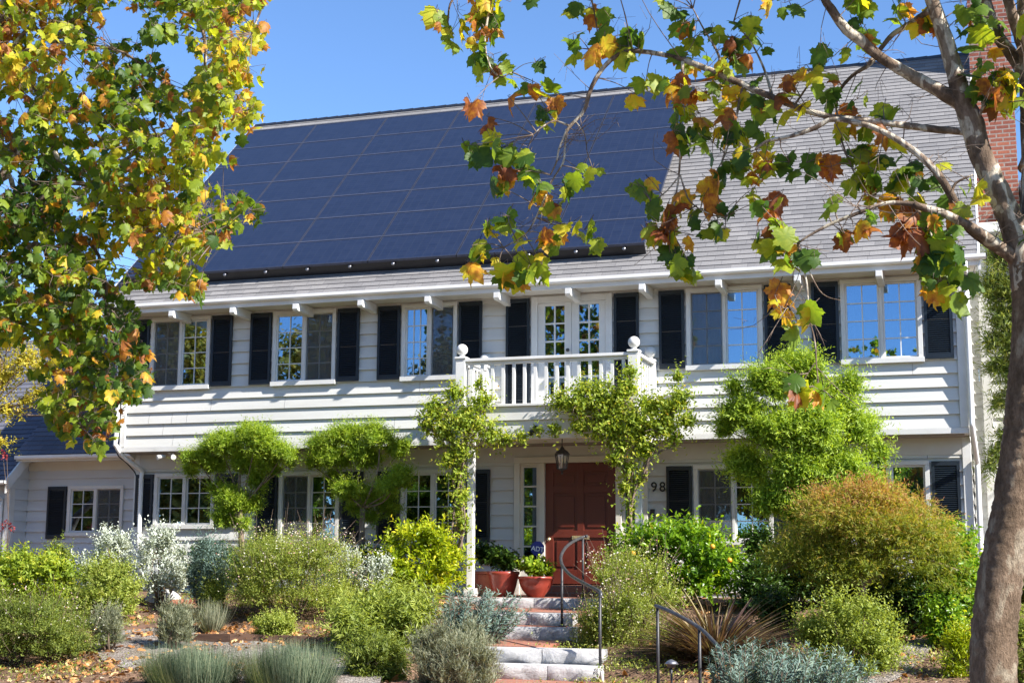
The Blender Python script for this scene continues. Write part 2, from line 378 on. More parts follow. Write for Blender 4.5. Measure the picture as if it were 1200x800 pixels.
def norm(a): return a/(np.linalg.norm(a, axis=-1, keepdims=True)+1e-9)
def leaf_mesh(name, pos, fwd, nrm, size, rnd, T, mat, parent=None, org=None, wid=None, curl=None):
    n = len(pos); tv, tf = T; k = len(tv)
    x = norm(fwd); y = norm(np.cross(nrm, x)); z = np.cross(x, y)
    tvv = np.broadcast_to(tv[None], (n, k, 3)).copy()
    if wid is not None: tvv[:, :, 1] *= wid[:, None]
    if curl is not None: tvv[:, :, 2] += -curl[:, None]*(tvv[:, :, 1]**2*1.6+tvv[:, :, 0]**2*.7)
    co = pos[:, None]+size[:, None, None]*(tvv[:, :, 0:1]*x[:, None]+tvv[:, :, 1:2]*y[:, None]+tvv[:, :, 2:3]*z[:, None])
    co = co.reshape(-1, 3).astype('f')
    fc = (tf[None]+(np.arange(n)*k)[:, None, None]).reshape(-1, 3).astype('i')
    me = bpy.data.meshes.new(name); me.vertices.add(len(co)); me.vertices.foreach_set('co', co.ravel())
    me.loops.add(len(fc)*3); me.loops.foreach_set('vertex_index', fc.ravel())
    me.polygons.add(len(fc)); me.polygons.foreach_set('loop_start', np.arange(0, len(fc)*3, 3, dtype='i'))
    me.update(calc_edges=True)
    a = me.attributes.new('rnd', 'FLOAT', 'FACE'); a.data.foreach_set('value', np.repeat(np.clip(rnd, 0, 1), len(tf)).astype('f'))
    return link_mesh(name, me, mat, parent, org)

def sph(n):
    d = RNG.normal(size=(n, 3)); return norm(d)
def foliage(name, blobs, shoots, per, slen, leaf, T, mat, parent, up=.4, out=1.0, jit=.5, fill=.55, spread=.8, leafvar=.3, lo=-.45, rnd_base=None, tip=.25, flat=.0, wid=None, rbw=.4):
    """blobs: (cx,cy,cz,rx,ry,rz). Leafy shoots fill the outer shell of every blob."""
    B = np.array(blobs, float); w = (B[:,3]*B[:,4]+B[:,3]*B[:,5]+B[:,4]*B[:,5]); w /= w.sum()
    bi = RNG.choice(len(B), shoots, p=w); b = B[bi]
    d = sph(shoots); low = d[:,2] < lo; d[low,2] *= -1
    rad = fill+(1-fill)*RNG.random(shoots)**.7
    start = b[:,:3]+d*b[:,3:6]*rad[:,None]-d*slen*.5
    sd = norm(d*out+np.array([0,0,1])*up+RNG.normal(size=(shoots,3))*jit)
    L = slen*(.5+1.15*RNG.random(shoots)**1.8)
    srnd = RNG.random(shoots)
    t = np.linspace(.1, 1, per)[None, :]+RNG.normal(size=(shoots, per))*.04
    pos = start[:,None]+sd[:,None]*(L[:,None]*t)[:,:,None]
    pos = pos.reshape(-1,3); S = np.repeat(sd, per, 0); n = len(pos)
    side = norm(np.cross(S, RNG.normal(size=(n,3))))
    tt = t.reshape(-1)
    fwd = norm(S*(1-spread*(1-tt*.4))[:,None]+side*spread+RNG.normal(size=(n,3))*.12)
    nr = norm(S*.8+RNG.normal(size=(n,3))*.45+np.array([0,0,.6+flat]))
    size = leaf*(1-leafvar+2*leafvar*RNG.random(n))*(1-.3*np.clip(tt,0,1))
    base = np.repeat(srnd, per)
    if rnd_base is not None: base = base*(1-rbw)+np.repeat(rnd_base(b, d), per)*rbw
    rnd = .5*base+.3*RNG.random(n)+tip*tt
    rnd = rnd/(.8+tip)
    return leaf_mesh(name, pos, fwd, nr, size, rnd, T, mat, parent, wid=wid)

def dome(c, r, nsub=16, sub=.42, lo=-.2, seed=None):
    """lumpy ellipsoid made from sub-blobs; c centre, r radii"""
    c = np.array(c, float); r = np.array(r, float); out = [(*c, *(r*.72))]
    d = sph(nsub*3); d = d[d[:,2] > lo][:nsub]
    for q in d:
        s = sub*random.uniform(.5, 1.25); p = c+q*r*(1-s*.7)*random.uniform(.9,1.06)
        out.append((*p, *(r*s)))
    return out
def add_uv(o, fn):
    me = o.data; uv = me.uv_layers.new(name='UVMap'); org = ORG[o]
    for p in me.polygons:
        n = p.normal
        for li in p.loop_indices:
            c = me.vertices[me.loops[li].vertex_index].co
            uv.data[li].uv = fn((c[0]+org[0], c[1]+org[1], c[2]+org[2]), n)
    return o
def box_uv(c, n):
    ax = max(range(3), key=lambda i: abs(n[i]))
    return (c[1], c[2]) if ax == 0 else ((c[0], c[2]) if ax == 1 else (c[0], c[1]))

# ================================================================ GROUND
def sstep(a, b, t):
    t = min(1, max(0, (t-a)/(b-a))); return t*t*(3-2*t)
def gz0(x, y):
    if y > -1.6: z = -.47
    elif y > -6.6: z = -.47-(.80)*(-1.6-y)/5.0
    elif y > -10.5: z = -1.27-.28*(-6.6-y)/3.9
    else: z = -1.55
    return z
def stair_z(y):
    if y > -1.4: return -.50
    if y > -3.37: return -.66
    if y > -3.9: return -.95
    if y > -5.5: return -1.0
    return -1.31
def gz(x, y):
    z = gz0(x, y)
    # the stair corridor is cut into the slope
    cx = -6.0+(-2.0-y)*.19 if y < -2 else -6.2
    if -8.9 < y < .5:
        w = 1-sstep(.75, 1.25, abs(x-cx)); z = z*(1-w)+min(z, stair_z(y))*w
    if -2 < y: z = z
    if y < -5.9 and y > -11: 
        w = 1-sstep(1.3, 2.4, abs(x+5.2)); z = z*(1-w)+min(z, -1.29)*w
    z += .018*math.sin(x*3.1+y*1.7)+.014*math.sin(x*7.3-y*5.1)
    return z
xs = [-160,-110,-80,-55,-38,-28]+list(np.arange(-24, 7.01, .16))+[10,16,26,45,80,120,160]
ys = [-150,-100,-70,-50,-35,-25,-20]+list(np.arange(-16, 2.6, .16))+[4,7,12,20,35,60,100,150]
g = MB(); nx = len(xs)
for y in ys:
    for x in xs:
        z = gz(x, y)
        g.v.append((x, y, z))
for j in range(len(ys)-1):
    for i in range(nx-1):
        g.f.append((j*nx+i, j*nx+i+1, (j+1)*nx+i+1, (j+1)*nx+i)); g.sm.append(True)
tag(g.build('ground', M['ground']), kind='structure')
# road and pavement behind the camera side of the garden
b = MB(); b.box(-160, 160, -19.5, -16.2, -1.62, -1.50); tag(b.build('pavement', M['concrete']), kind='structure')
b = MB(); b.box(-160, 160, -30, -19.52, -1.60, -1.535); tag(b.build('road', M['asphalt']), kind='structure')

def G(px, py, it=60):
    """where the ray through a pixel meets the ground"""
    d = _d(px, py); lo, hi = 5/CF, 60/CF
    t = lo
    for i in range(400):
        p = CAM+d*t
        if p[2] < gz(p[0], p[1]): return p
        t += .08/CF
    return CAM+d*(20/CF)

# ================================================================ HOUSE
house = thing('house', (-7.1, .5, -.5), 'white clapboard two storey house with dark shutters, red door and balcony', 'house')
LAP = .197
def siding(mb, x0, x1, z0, z1, Y, holes=(), but=.037, lap=LAP):
    n = int(math.ceil((z1-z0)/lap-1e-6))
    for i in range(n):
        za = z0+i*lap; zb = min(z1, za+lap)
        cuts = sorted({za, zb}|{h for hh in holes for h in hh[2:4] if za < h < zb})
        for a, b_ in zip(cuts[:-1], cuts[1:]):
            mid = (a+b_)/2; segs = [(x0, x1)]
            for (hx0, hx1, hz0, hz1) in holes:
                if hz0 < mid < hz1:
                    ns = []
                    for s0, s1 in segs:
                        if hx1 <= s0 or hx0 >= s1: ns.append((s0, s1)); continue
                        if hx0 > s0: ns.append((s0, hx0))
                        if hx1 < s1: ns.append((hx1, s1))
                    segs = ns
            ya = Y-but*(1-(a-za)/lap); yb = Y-but*(1-(b_-za)/lap)
            if a == za: joints = sorted(random.uniform(x0, x1) for _ in range(int((x1-x0)/3.2)))
            ns = []
            for s0, s1 in segs:
                c_ = s0
                for q_ in joints:
                    if c_+.1 < q_ < s1-.1: ns.append((c_, q_-.0022)); c_ = q_+.0022
                ns.append((c_, s1))
            segs = ns
            for s0, s1 in segs:
                mb.poly([(s0,ya,a),(s1,ya,a),(s1,yb,b_),(s0,yb,b_)])
                if a == za: mb.poly([(s0,Y+.004,a),(s1,Y+.004,a),(s1,ya,a),(s0,ya,a)])
def gable(mb, X, sgn, y0, y1, z0, top, but=.026, lap=LAP):
    """lapped wall facing +X or -X; top(z) returns the y range that is wall at height z"""
    z = z0
    while True:
        a0, a1 = top(z); c0, c1 = top(z+lap)
        if a1-a0 < .02: break
        xa = X+sgn*but
        pts = [(xa,a0,z),(xa,a1,z),(X,c1,z+lap),(X,c0,z+lap)] if c1 > c0 else [(xa,a0,z),(xa,a1,z),(X,(c0+c1)/2,z+lap)]
        if sgn < 0: pts = pts[::-1]
        mb.poly(pts); mb.poly([(X,a0,z),(X,a1,z),(xa,a1,z),(xa,a0,z)])
        z += lap
XL, XR = -14.264, -.30
ZE, YE, ZR, YR = 4.37, -.55, 9.18, 4.72
KS = (ZR-ZE)/(YR-YE); CS = 1/math.hypot(1, KS); SS = KS*CS
def rz(y): return ZE+KS*(y-YE)-.14/CS*0-.12
WT = .07
UP = [(-13.75,-12.586),(-11.39,-10.226),(-9.045,-8.081),(-4.341,-3.177),(-2.024,-.871)]
UZ = (2.976, 4.213)
FD = (-6.824,-5.508, 2.40, 4.213)
LOW = [(-13.87,-12.68,.63,1.56),(-11.45,-10.33,.36,1.55),(-9.22,-8.10,.36,1.55),(-4.36,-3.15,.36,1.55),(-2.0,-.87,.36,1.56)]
DOORH = (-7.26,-5.08,-.50,1.72)
m = MB(); siding(m, XL, XR, 1.985, 4.36, 0, [(a+.02,b-.02,UZ[0]+.02,UZ[1]-.02) for a, b in UP]+[(FD[0]+.02,FD[1]-.02,FD[2]-.4,FD[3]-.02)])
def gtop(z):
    return (0 if z < 4.3 else (z+.16-ZE)/KS+YE+.02, 2*YR-(0 if z < 4.3 else (z+.16-ZE)/KS+YE+.02))
def gtopL(z): a, b = gtop(z); return (max(a, .5) if z < 1.9 else a, b)
gable(m, XR, 1, 0, 9, 1.985, gtop); gable(m, XL, -1, 0, 9, 1.985, gtop)
m.poly([(XL,2*YR,-.5),(XR,2*YR,-.5),(XR,2*YR,4.5),(XL,2*YR,4.5)])
m.build('upper_wall', M['siding'], house)
m = MB(); siding(m, XL, XR, -.575, 1.90, .5, [(a+.02,b-.02,c+.02,d-.02) for a,b,c,d in LOW]+[(DOORH[0]+.02,DOORH[1]-.02,-.6,DOORH[3]-.02)])
gable(m, XR, 1, .5, 9, -.575, lambda z: (.5, 2*YR) if z < 1.85 else (0,0)); gable(m, XL, -1, .5, 9, -.575, lambda z: (.5, 2*YR) if z < 1.85 else (0,0))
m.build('lower_wall', M['siding'], house)
# inside: floors, partitions
m = MB(); m.box(XL+.05, XR-.05, .56, 2*YR-.05, 1.78, 1.88); m.box(XL+.05, XR-.05, 3.9, 4.0, -.5, 4.2); m.box(XL+.05, XR-.05, .6, 2*YR-.05, -.6, -.5)
m.box(XL+.05, XR-.05, .05, 2*YR-.05, 4.36, 4.40)
for x in (-12.0, -9.6, -7.3, -4.8, -2.6): m.box(x-.05, x+.05, .62, 3.9, -.5, 1.78); m.box(x-.05, x+.05, .10, 3.9, 1.93, 4.30)
m.box(XL+.05, XR-.05, .03, .56, 1.885, 1.93)
m.build('interior_partition', M['interior'], house)
# trim
m = MB()
m.box(XL-.02, XR+.02, -.045, .02, 1.90, 1.982)                 # drip band at the overhang
m.box(XR-.10, XR+.022, -.05, .10, 1.984, 4.24); m.box(XL-.022, XL+.08, -.05, .10, 1.984, 4.24)
m.box(XR-.10, XR+.022, .45, .60, -.575, 1.895); m.box(XL-.022, XL+.08, .45, .60, -.575, 1.895)
m.build('corner_board', M['trim'], house, bevel=.004)
m = MB(); m.box(XL, XR, .021, .499, 1.905, 1.93)                   # soffit of the overhang
m.box(XL, XR, .455, .499, 1.64, 1.899)                           # frieze over the lower windows
m.build('overhang_soffit', M['soffit'], house)
m = MB(); m.box(XL-.2, XR+.2, -.50, .0, 4.245, 4.262); m.box(XL+.1, XR-.12, -.03, -.001, 4.216, 4.244)
m.build('eave_soffit', M['soffit'], house)
m = MB(); m.box(XL-.235, XR+.232, -.545, -.502, 4.225, 4.372)
m.build('fascia', M['trim'], house, bevel=.004)
for k in range(11):
    x = -13.02+1.16*k; m = MB()
    prof = [(-.50,4.243),(-.52,4.215),(-.625,4.215),(-.63,4.13),(-.60,4.10),(-.30,4.105),(-.027,4.085),(-.027,4.243)]
    m.prism([(x-.047, y, z) for y, z in prof], (.094,0,0)); m.build('eave_bracket', M['trim'], house, bevel=.006)
# gutter
def half_gutter(mb, x0, x1, y, z, w=.08, h=.072):
    prof = [(0,0),(-.75*w,0),(-w,.35*h),(-w,h),(-w+.012,h),(-w+.012,.38*h),(-.72*w,.012),(0,.012)]
    mb.prism([(x0, y+a, z+b) for a, b in prof], (x1-x0,0,0))
    for x in (x0, x1-.012): mb.prism([(x, y+a, z+b) for a, b in [(0,0),(-.75*w,0),(-w,.35*h),(-w,h),(0,h)]], (.012,0,0))
m = MB(); half_gutter(m, XL-.235, XR+.36, -.547, 4.302); m.build('gutter', M['gutter'], house)

# ---- windows
def muntins(mb, x0, x1, z0, z1, y, cols, rows, w=.016):
    for i in range(1, cols):
        x = x0+(x1-x0)*i/cols; mb.box(x-w/2, x+w/2, y-.004, y+.004, z0, z1)
    for j in range(1, rows):
        z = z0+(z1-z0)*j/rows; mb.box(x0, x1, y-.0055, y+.0055, z-w/2, z+w/2)
def curtain(x0, x1, z0, z1, y, parent, amp=.025, wl=.11, mat='curtain'):
    m = MB(); n = max(8, int((x1-x0)/.012)); base = 0
    for i in range(n+1):
        x = x0+(x1-x0)*i/n; yy = y+amp*math.sin(2*math.pi*x/wl+.8*math.sin(x*9))
        m.v += [(x, yy, z0), (x, yy+.01, z1)]
    for i in range(n): m.f.append((2*i, 2*i+2, 2*i+3, 2*i+1)); m.sm.append(True)
    m.build('curtain', M[mat], parent)
def window(x0, x1, z0, z1, Y, rows=4, grid=(1,1), screen=None, curt=(), mat='trim', cols=2, label=None):
    m = MB(); t = .065; a, b = Y-.062, Y+.075
    m.box(x0, x1, a, b, z1-t, z1); m.box(x0-.015, x1+.015, a-.02, b, z0-.03, z0+.045)
    m.box(x0, x0+t, a, b, z0+.046, z1-t-.001); m.box(x1-t, x1, a, b, z0+.046, z1-t-.001)
    xm = (x0+x1)/2
    m.box(xm-.022, xm+.022, Y-.045, b, z0+.046, z1-t-.001)
    w = m.build('window', M[mat], house, bevel=.004)
    if label: w['label'] = label
    for k, (s0, s1) in enumerate(((x0+t, xm-.022), (xm+.022, x1-t))):
        s0 += .001; s1 -= .001; za, zb = z0+.047, z1-t-.002; ys = Y-.022+.018*k; f = .026
        m = MB(); m.box(s0, s1, ys-.016, ys+.016, za, za+f); m.box(s0, s1, ys-.016, ys+.016, zb-f, zb)
        m.box(s0, s0+f, ys-.016, ys+.016, za+f, zb-f); m.box(s1-f, s1, ys-.016, ys+.016, za+f, zb-f)
        m.build('sash', M[mat], w, bevel=.003)
        m = MB(); m.box(s0+f-.002, s1-f+.002, ys+.002, ys+.006, za+f-.002, zb-f+.002); m.build('glass', M['glass'], w)
        if grid[k]:
            m = MB(); muntins(m, s0+f, s1-f, za+f, zb-f, ys-.005, cols, rows); m.build('muntins', M[mat], w)
        if screen == k:
            m = MB(); m.box(s0+f*.4, s1-f*.4, ys-.0195, ys-.0175, za+f*.4, zb-f*.4); m.build('insect_screen', M['screen'], w)
    for c in curt:
        curtain(x0+.05+(x1-x0-.1)*c[0], x0+.05+(x1-x0-.1)*c[1], z0-.02, z1+.02, Y+.16, w)
    return w
window(*UP[0], *UZ, 0, screen=0, curt=[(.0,.3)])
window(*UP[1], *UZ, 0, screen=1, curt=[(.0,.13),(.62,1)])
window(*UP[2], *UZ, 0, rows=4, grid=(1,0), screen=1, cols=3, curt=[(0,.34)], label='upper window with its right half open behind a screen')
window(*UP[3], *UZ, 0, screen=0, curt=[(0,.45),(.74,1)])
window(*UP[4], *UZ, 0, curt=[(.52,.98),(.02,.12)])
window(-16.344,-15.149,.53,1.43, 1.5, rows=3, screen=1, curt=[(.62,1)])
window(*LOW[0], .5, rows=3, curt=[(0,.16),(.86,1)])
window(*LOW[1], .5, rows=4, screen=0, curt=[(0,.45)])
window(*LOW[2], .5, rows=4, curt=[(0,.2)])
window(*LOW[3], .5, rows=4, screen=0, curt=[(.05,.5)])
window(*LOW[4], .5, grid=(0,0), rows=4, curt=[(.3,1)], label='lower window without a grid of bars')
def shutter(x0, x1, z0, z1, Y):
    m = MB(); a, b = Y-.068, Y-.030; s = .042
    m.box(x0, x0+s, a, b, z0, z1); m.box(x1-s, x1, a, b, z0, z1)
    m.box(x0+s, x1-s, a, b, z1-.065, z1); m.box(x0+s, x1-s, a, b, z0, z0+.075)
    zz = z0+.085; 
    m.box(x0+s, x1-s, b-.006, b-.002, z0+.07, z1-.06)
    while zz < z1-.085:
        m.hexa([(x0+s,a+.004,zz-.006),(x1-s,a+.004,zz-.006),(x1-s,b-.007,zz+.016),(x0+s,b-.007,zz+.016),
                (x0+s,a+.004,zz),(x1-s,a+.004,zz),(x1-s,b-.007,zz+.022),(x0+s,b-.007,zz+.022)])
        zz += .031
    m.build('shutter', M['shutter'], house)
SW = .395
for (a, b) in UP:
    shutter(a-.03-SW, a-.03, UZ[0]+.01, UZ[1]-.015, 0); shutter(b+.03, b+.03+SW, UZ[0]+.01, UZ[1]-.015, 0)
shutter(FD[0]-.03-SW, FD[0]-.03, FD[2]+.04, UZ[1]-.015, 0); shutter(FD[1]+.03, FD[1]+.03+SW, FD[2]+.04, UZ[1]-.015, 0)
for i, (a, b, c, d) in enumerate(LOW):
    if a-.03-SW > XL: shutter(a-.03-SW, a-.03, c+.01, d-.015, .5)
    elif i == 0: shutter(a-.03-.345, a-.03, c+.01, d-.015, .5)
    shutter(b+.03, min(b+.03+SW, XR-.11), c+.01, d-.015, .5)
shutter(-16.78,-16.375,.45,1.42, 1.5)
# ---- french doors
x0, x1, z0, z1 = FD; m = MB(); a, b = -.062, .09
m.box(x0, x0+.10, a, b, z0, z1); m.box(x1-.10, x1, a, b, z0, z1); m.box(x0+.10, x1-.10, a, b, z1-.10, z1)
fr = m.build('french_door_frame', M['trim'], house, bevel=.004)
xm = (x0+x1)/2
for k, (s0, s1) in enumerate(((x0+.102, xm-.003), (xm+.003, x1-.102))):
    m = MB(); st = .115; za, zb = z0, z1-.103; ga, gb = za+.24, zb-.05
    m.box(s0, s0+st, -.035, .005, za, zb); m.box(s1-st, s1, -.035, .005, za, zb)
    m.box(s0+st, s1-st, -.035, .005, gb, zb); m.box(s0+st, s1-st, -.035, .005, za, ga)
    dr = m.build('french_door', M['trim'], house, bevel=.004)
    m = MB(); m.box(s0+st-.002, s1-st+.002, -.014, -.010, ga-.002, gb+.002); m.build('glass', M['glass'], dr)
    m = MB(); muntins(m, s0+st, s1-st, ga, gb, -.022, 2, 5, .026); m.build('muntins', M['trim'], dr)
    curtain(s0+st-.03+(.0 if k == 0 else 0), s0+st+(.12 if k == 0 else .36), ga-.05, gb+.05, .12, dr)
    if k == 0:
        m = MB(); m.lathe((s1-.05,-.06,3.34), [(.0,-.03),(.028,-.028),(.03,-.012),(.012,-.004),(.012,.03)], 12, ax=1); m.build('door_knob', M['iron'], dr)
# ---- front door group (Y = .5)
YD = .5
m = MB(); a, b = YD-.075, YD+.09
for (p, q) in ((-7.26,-7.165),(-6.845,-6.752),(-5.592,-5.50),(-5.18,-5.08)): m.box(p, q, a, b, -.449, 1.62)
m.box(-7.26, -5.08, a-.01, b, 1.621, 1.72)
for (p, q) in ((-7.165,-6.845),(-5.50,-5.18)): m.box(p, q, YD-.05, YD+.05, -.449, -.02); m.box(p, q, YD-.05, YD+.05, 1.585, 1.619)
m.build('entry_frame', M['cream'], house, bevel=.005)
for (p, q) in ((-7.164,-6.846),(-5.499,-5.181)):
    m = MB(); f = .05
    m.box(p, p+f, YD-.03, YD+.02, -.019, 1.584); m.box(q-f, q, YD-.03, YD+.02, -.019, 1.584)
    for j in range(6):
        z = -.019+(1.603-.03)*j/5; m.box(p+f, q-f, YD-.028, YD+.018, z, z+.026)
    sl = m.build('sidelight', M['cream'], house)
    m = MB(); m.box(p+f-.002, q-f+.002, YD-.006, YD-.002, -.01, 1.58); m.build('glass', M['glass'], sl)
    curtain(p+.03, q-.03, -.02, .9, YD+.12, sl)
dx0, dx1, dz0, dz1 = -6.748, -5.596, -.275, 1.617
m = MB(); m.box(dx0, dx1, YD+.0, YD+.05, dz0, dz1)
pw = (dx1-dx0); st = .13
cols = [(dx0+st, dx0+pw/2-.055), (dx0+pw/2+.055, dx1-st)]
rowsz = [(dz0+.22, dz0+.72), (dz0+.83, dz0+1.42), (dz0+1.53, dz1-.14)]
# stiles and rails proud of the slab, raised fields inside
m.box(dx0, dx0+st, YD-.022, YD, dz0, dz1); m.box(dx1-st, dx1, YD-.022, YD, dz0, dz1); m.box(cols[0][1], cols[1][0], YD-.022, YD, dz0, dz1)
zz = [dz0]+[v for r_ in rowsz for v in r_]+[dz1]
for c0, c1 in cols:
    for i in range(0, len(zz), 2): m.box(c0, c1, YD-.0218, YD, zz[i], zz[i+1])
    for ra, rb in rowsz: m.prism([(c0+.05,YD-.014,ra+.05),(c1-.05,YD-.014,ra+.05),(c1-.05,YD-.014,rb-.05),(c0+.05,YD-.014,rb-.05)], (0,.014,0))
dr = m.build('front_door', M['door'], house, bevel=.004)
m = MB(); m.box(-6.31,-6.03, YD-.034, YD-.022, .415, .475); m.box(-6.285,-6.055, YD-.039, YD-.034, .428, .462); m.build('mail_slot', M['brass'], dr, bevel=.003)
m = MB(); m.lathe((dx0+.07,YD-.075,.42), [(.0,-.02),(.03,-.015),(.03,.01),(.012,.02),(.012,.052)], 14, ax=1); m.build('door_knob', M['brass'], dr)
m = MB(); m.box(-6.80,-5.54, -.02, YD-.08, -.449, -.29); st_ = m.build('door_step', M['paver'], house, bevel=.008); add_uv(st_, box_uv)
# ---- porch slab
m = MB(); m.box(-9.2,-4.2, -1.28, .455, -.60, -.45); o = m.build('porch_floor', M['paver'], house); add_uv(o, box_uv)

# ---- roof
def roof_slope(name, x0, x1, y0, z0, length, ang_k, mat, parent, sgn=1, course=.14, th=.10):
    c = 1/math.hypot(1, ang_k); s = ang_k*c; n = int(length/course+.5); m = MB(); uvs = []
    d = np.array([0, sgn*c, s]); nn = np.array([0, -sgn*s, c]); o0 = np.array([0, y0, z0])
    def pt(x, t, h): q = o0+d*t+nn*h; return (x, q[1], q[2])
    for i in range(n):
        a = length*i/n; b_ = length*(i+1)/n
        nseg = 1
        q = [pt(x0,a,.014),pt(x1,a,.014),pt(x1,b_+.01,.003),pt(x0,b_+.01,.003)]
        if sgn < 0: q = q[::-1]
        m.poly(q); u = [(x0,a),(x1,a),(x1,b_),(x0,b_)]; uvs.append(u if sgn > 0 else u[::-1])
        q = [pt(x0,a,0),pt(x1,a,0),pt(x1,a,.014),pt(x0,a,.014)]
        if sgn < 0: q = q[::-1]
        m.poly(q); uvs.append([(x0,a+.001)]*4)
    # deck under the shingles
    v = [pt(x0,0,-th),pt(x1,0,-th),pt(x1,length,-th),pt(x0,length,-th),pt(x0,0,-.001),pt(x1,0,-.001),pt(x1,length,-.001),pt(x0,length,-.001)]
    k0 = len(m.f); m.hexa(v)
    ob = m.build(name, mat, parent)
    uv = ob.data.uv_layers.new(name='UVMap'); li = 0
    for p in ob.data.polygons:
        for j, l in enumerate(p.loop_indices):
            uv.data[l].uv = uvs[p.index][j] if p.index < len(uvs) else (0, .001)
    return ob
RX0, RX1 = -14.495, -.068
RL = math.hypot(YR-YE, ZR-ZE)
roof_slope('roof', RX0, RX1, YE, ZE, RL, KS, M['shingle'], house)
roof_slope('roof', RX0, RX1, 2*YR-YE, ZE, RL, KS, M['shingle'], house, sgn=-1)
m = MB(); 
for i in range(60):
    x = RX0+(RX1-RX0)*i/60; w = (RX1-RX0)/60
    for sg in (-1, 1):
        m.hexa([(x,YR,ZR+.012),(x+w,YR,ZR+.018),(x+w,YR+sg*.08,ZR+.018-.073),(x,YR+sg*.08,ZR+.012-.073),(x,YR,ZR+.026),(x+w,YR,ZR+.036),(x+w,YR+sg*.08,ZR+.036-.073),(x,YR+sg*.08,ZR+.026-.073)])
o = m.build('ridge_cap', M['black'], house); add_uv(o, box_uv)
def rake(parent, X, y0, z0, y1, z1, w=.17, t=.035, both=True, mat='trim'):
    m = MB(); k = (z1-z0)/(y1-y0); ends = [(y0, z0, y1, z1)]
    if both: ends.append((2*y1-y0, z0, y1, z1))
    for (a, b_, c, d) in ends:
        m.prism([(X, a, b_+.02), (X, c, d+.02), (X, c, d+.02-w*1.38), (X, a, b_+.02-w*1.38)], (t, 0, 0))
    return m.build('rake_board', M[mat], parent, bevel=.004)
rake(house, RX0-.037, YE, ZE, YR, ZR); rake(house, RX1+.002, YE, ZE, YR, ZR)
# ---- chimney
m = MB(); m.box(-.063, .645, 3.98, 5.3, -.6, 10.9); m.box(-.11, .69, 3.93, 5.35, 10.9, 11.05)
o = m.build('chimney', M['brick'], house); add_uv(o, box_uv)

# ---- left link and left wing
m = MB(); siding(m, -17.25, XL-.03, -.6, 1.93, 1.5, [(-16.324,-15.169,.55,1.41)]); m.build('link_wall', M['siding_shade'], house)
m = MB(); m.box(-17.25, XL-.03, 1.462, 1.499, 1.72, 1.93); m.box(-17.25, XL-.03, 1.05, 1.46, 1.885, 1.90); m.box(-17.21, XL-.03, 1.02, 1.049, 1.86, 1.99)
m.build('link_frieze', M['cream'], house)
m = MB(); m.box(-17.2, XL-.1, 1.6, 4.4, -.6, -.5); m.box(-17.2, XL-.1, 4.3, 4.4, -.5, 1.9); m.build('link_interior', M['interior'], house)
m = MB(); half_gutter(m, -17.20, XL-.04, 1.018, 1.90); m.build('link_gutter', M['gutter'], house)
roof_slope('link_roof', -17.24, XL-.03, 1.0, 1.98, 3.7, KS, M['shingle_shade'], house)
m = MB(); siding(m, -22.5, -17.27, -.6, 1.62, 1.0); gable(m, -17.27, 1, 1, 8, -.6, lambda z: (1.0, 7.4) if z < 1.6 else (1.0+(z-1.6)/KS, 7.4-(z-1.6)/KS)); m.build('wing_wall', M['siding_shade'], house)
roof_slope('wing_roof', -22.7, -17.12, .62, 1.50, 4.75, KS, M['shingle_shade'], house)
roof_slope('wing_roof', -22.7, -17.12, 7.8, 1.50, 4.75, KS, M['shingle_shade'], house, sgn=-1)
rake(house, -17.118, .62, 1.50, .62+4.75*CS, 1.50+4.75*SS, .19)
m = MB(); half_gutter(m, -22.7, -17.06, .60, 1.42); m.build('wing_gutter', M['gutter'], house)
m = MB(); m.box(-17.36,-17.245,.95,1.10,-.6,1.45); m.build('corner_board', M['trim'], house, bevel=.004)
# ---- right wing behind
m = MB(); siding(m, XR+.03, 5.2, -.6, 5.35, 2.5); gable(m, 5.2, 1, 2.5, 8, -.6, lambda z: (2.5, 8.0) if z < 5.2 else (0,0)); m.build('back_wing_wall', M['siding'], house)
m = MB(); m.box(-.09, .05, 2.43, 2.52, -.6, 5.2); m.box(XR+.04, 5.3, 2.1, 2.16, 5.28, 5.44); m.box(XR+.04, 5.3, 2.16, 2.499, 5.30, 5.32)
m.build('back_wing_trim', M['trim'], house, bevel=.004)
roof_slope('back_wing_roof', .66, 5.4, 2.05, 5.40, 2.6, .55, M['shingle_shade'], house)
roof_slope('back_wing_roof', .66, 5.4, 2.05+2.6*2/math.hypot(1,.55), 5.40, 2.6, .55, M['shingle_shade'], house, sgn=-1)
# ---- downspouts
def downspout(pts, parent=house, r=.04):
    m = MB(); m.tube(pts, r, 10, 3); return m.build('downspout', M['gutter'], parent)
downspout([(XL-.06,-.60,4.27),(XL-.06,-.56,4.15),(XL-.06,-.12,3.98),(XL-.06,-.10,3.8),(XL-.06,-.10,2.2),(XL-.06,-.10,2.02),(XL+.02,.10,1.80),(XL+.14,.40,1.62),(XL+.14,.43,1.45),(XL+.14,.43,.4),(XL+.14,.43,-.5)])
downspout([(XR+.06,-.60,4.27),(XR+.06,-.56,4.15),(XR+.06,-.12,3.98),(XR+.06,-.10,3.8),(XR+.06,-.10,2.2),(XR+.06,-.10,2.0),(XR+.08,.12,1.75),(XR+.10,.40,1.52),(XR+.10,.43,1.4),(XR+.10,.43,-.5)])
p0 = P(5, 492, .85); downspout([(-17.42,.54,1.42),(-17.42,.58,1.33),(-17.42,.88,1.18),(-17.42,.93,1.0),(-17.42,.93,-.5)])
m = MB(); m.tube([(XL-.12,-.02,2.3),(XL-.16,.10,1.9),(XL-.10,.3,1.75),(XL-.02,.44,1.60),(XL+.03,.44,1.5)], .011, 6, 4); m.build('cable', M['black'], house)

# ================================================================ BALCONY
BX0, BX1, BY0 = -7.60, -4.86, -1.22
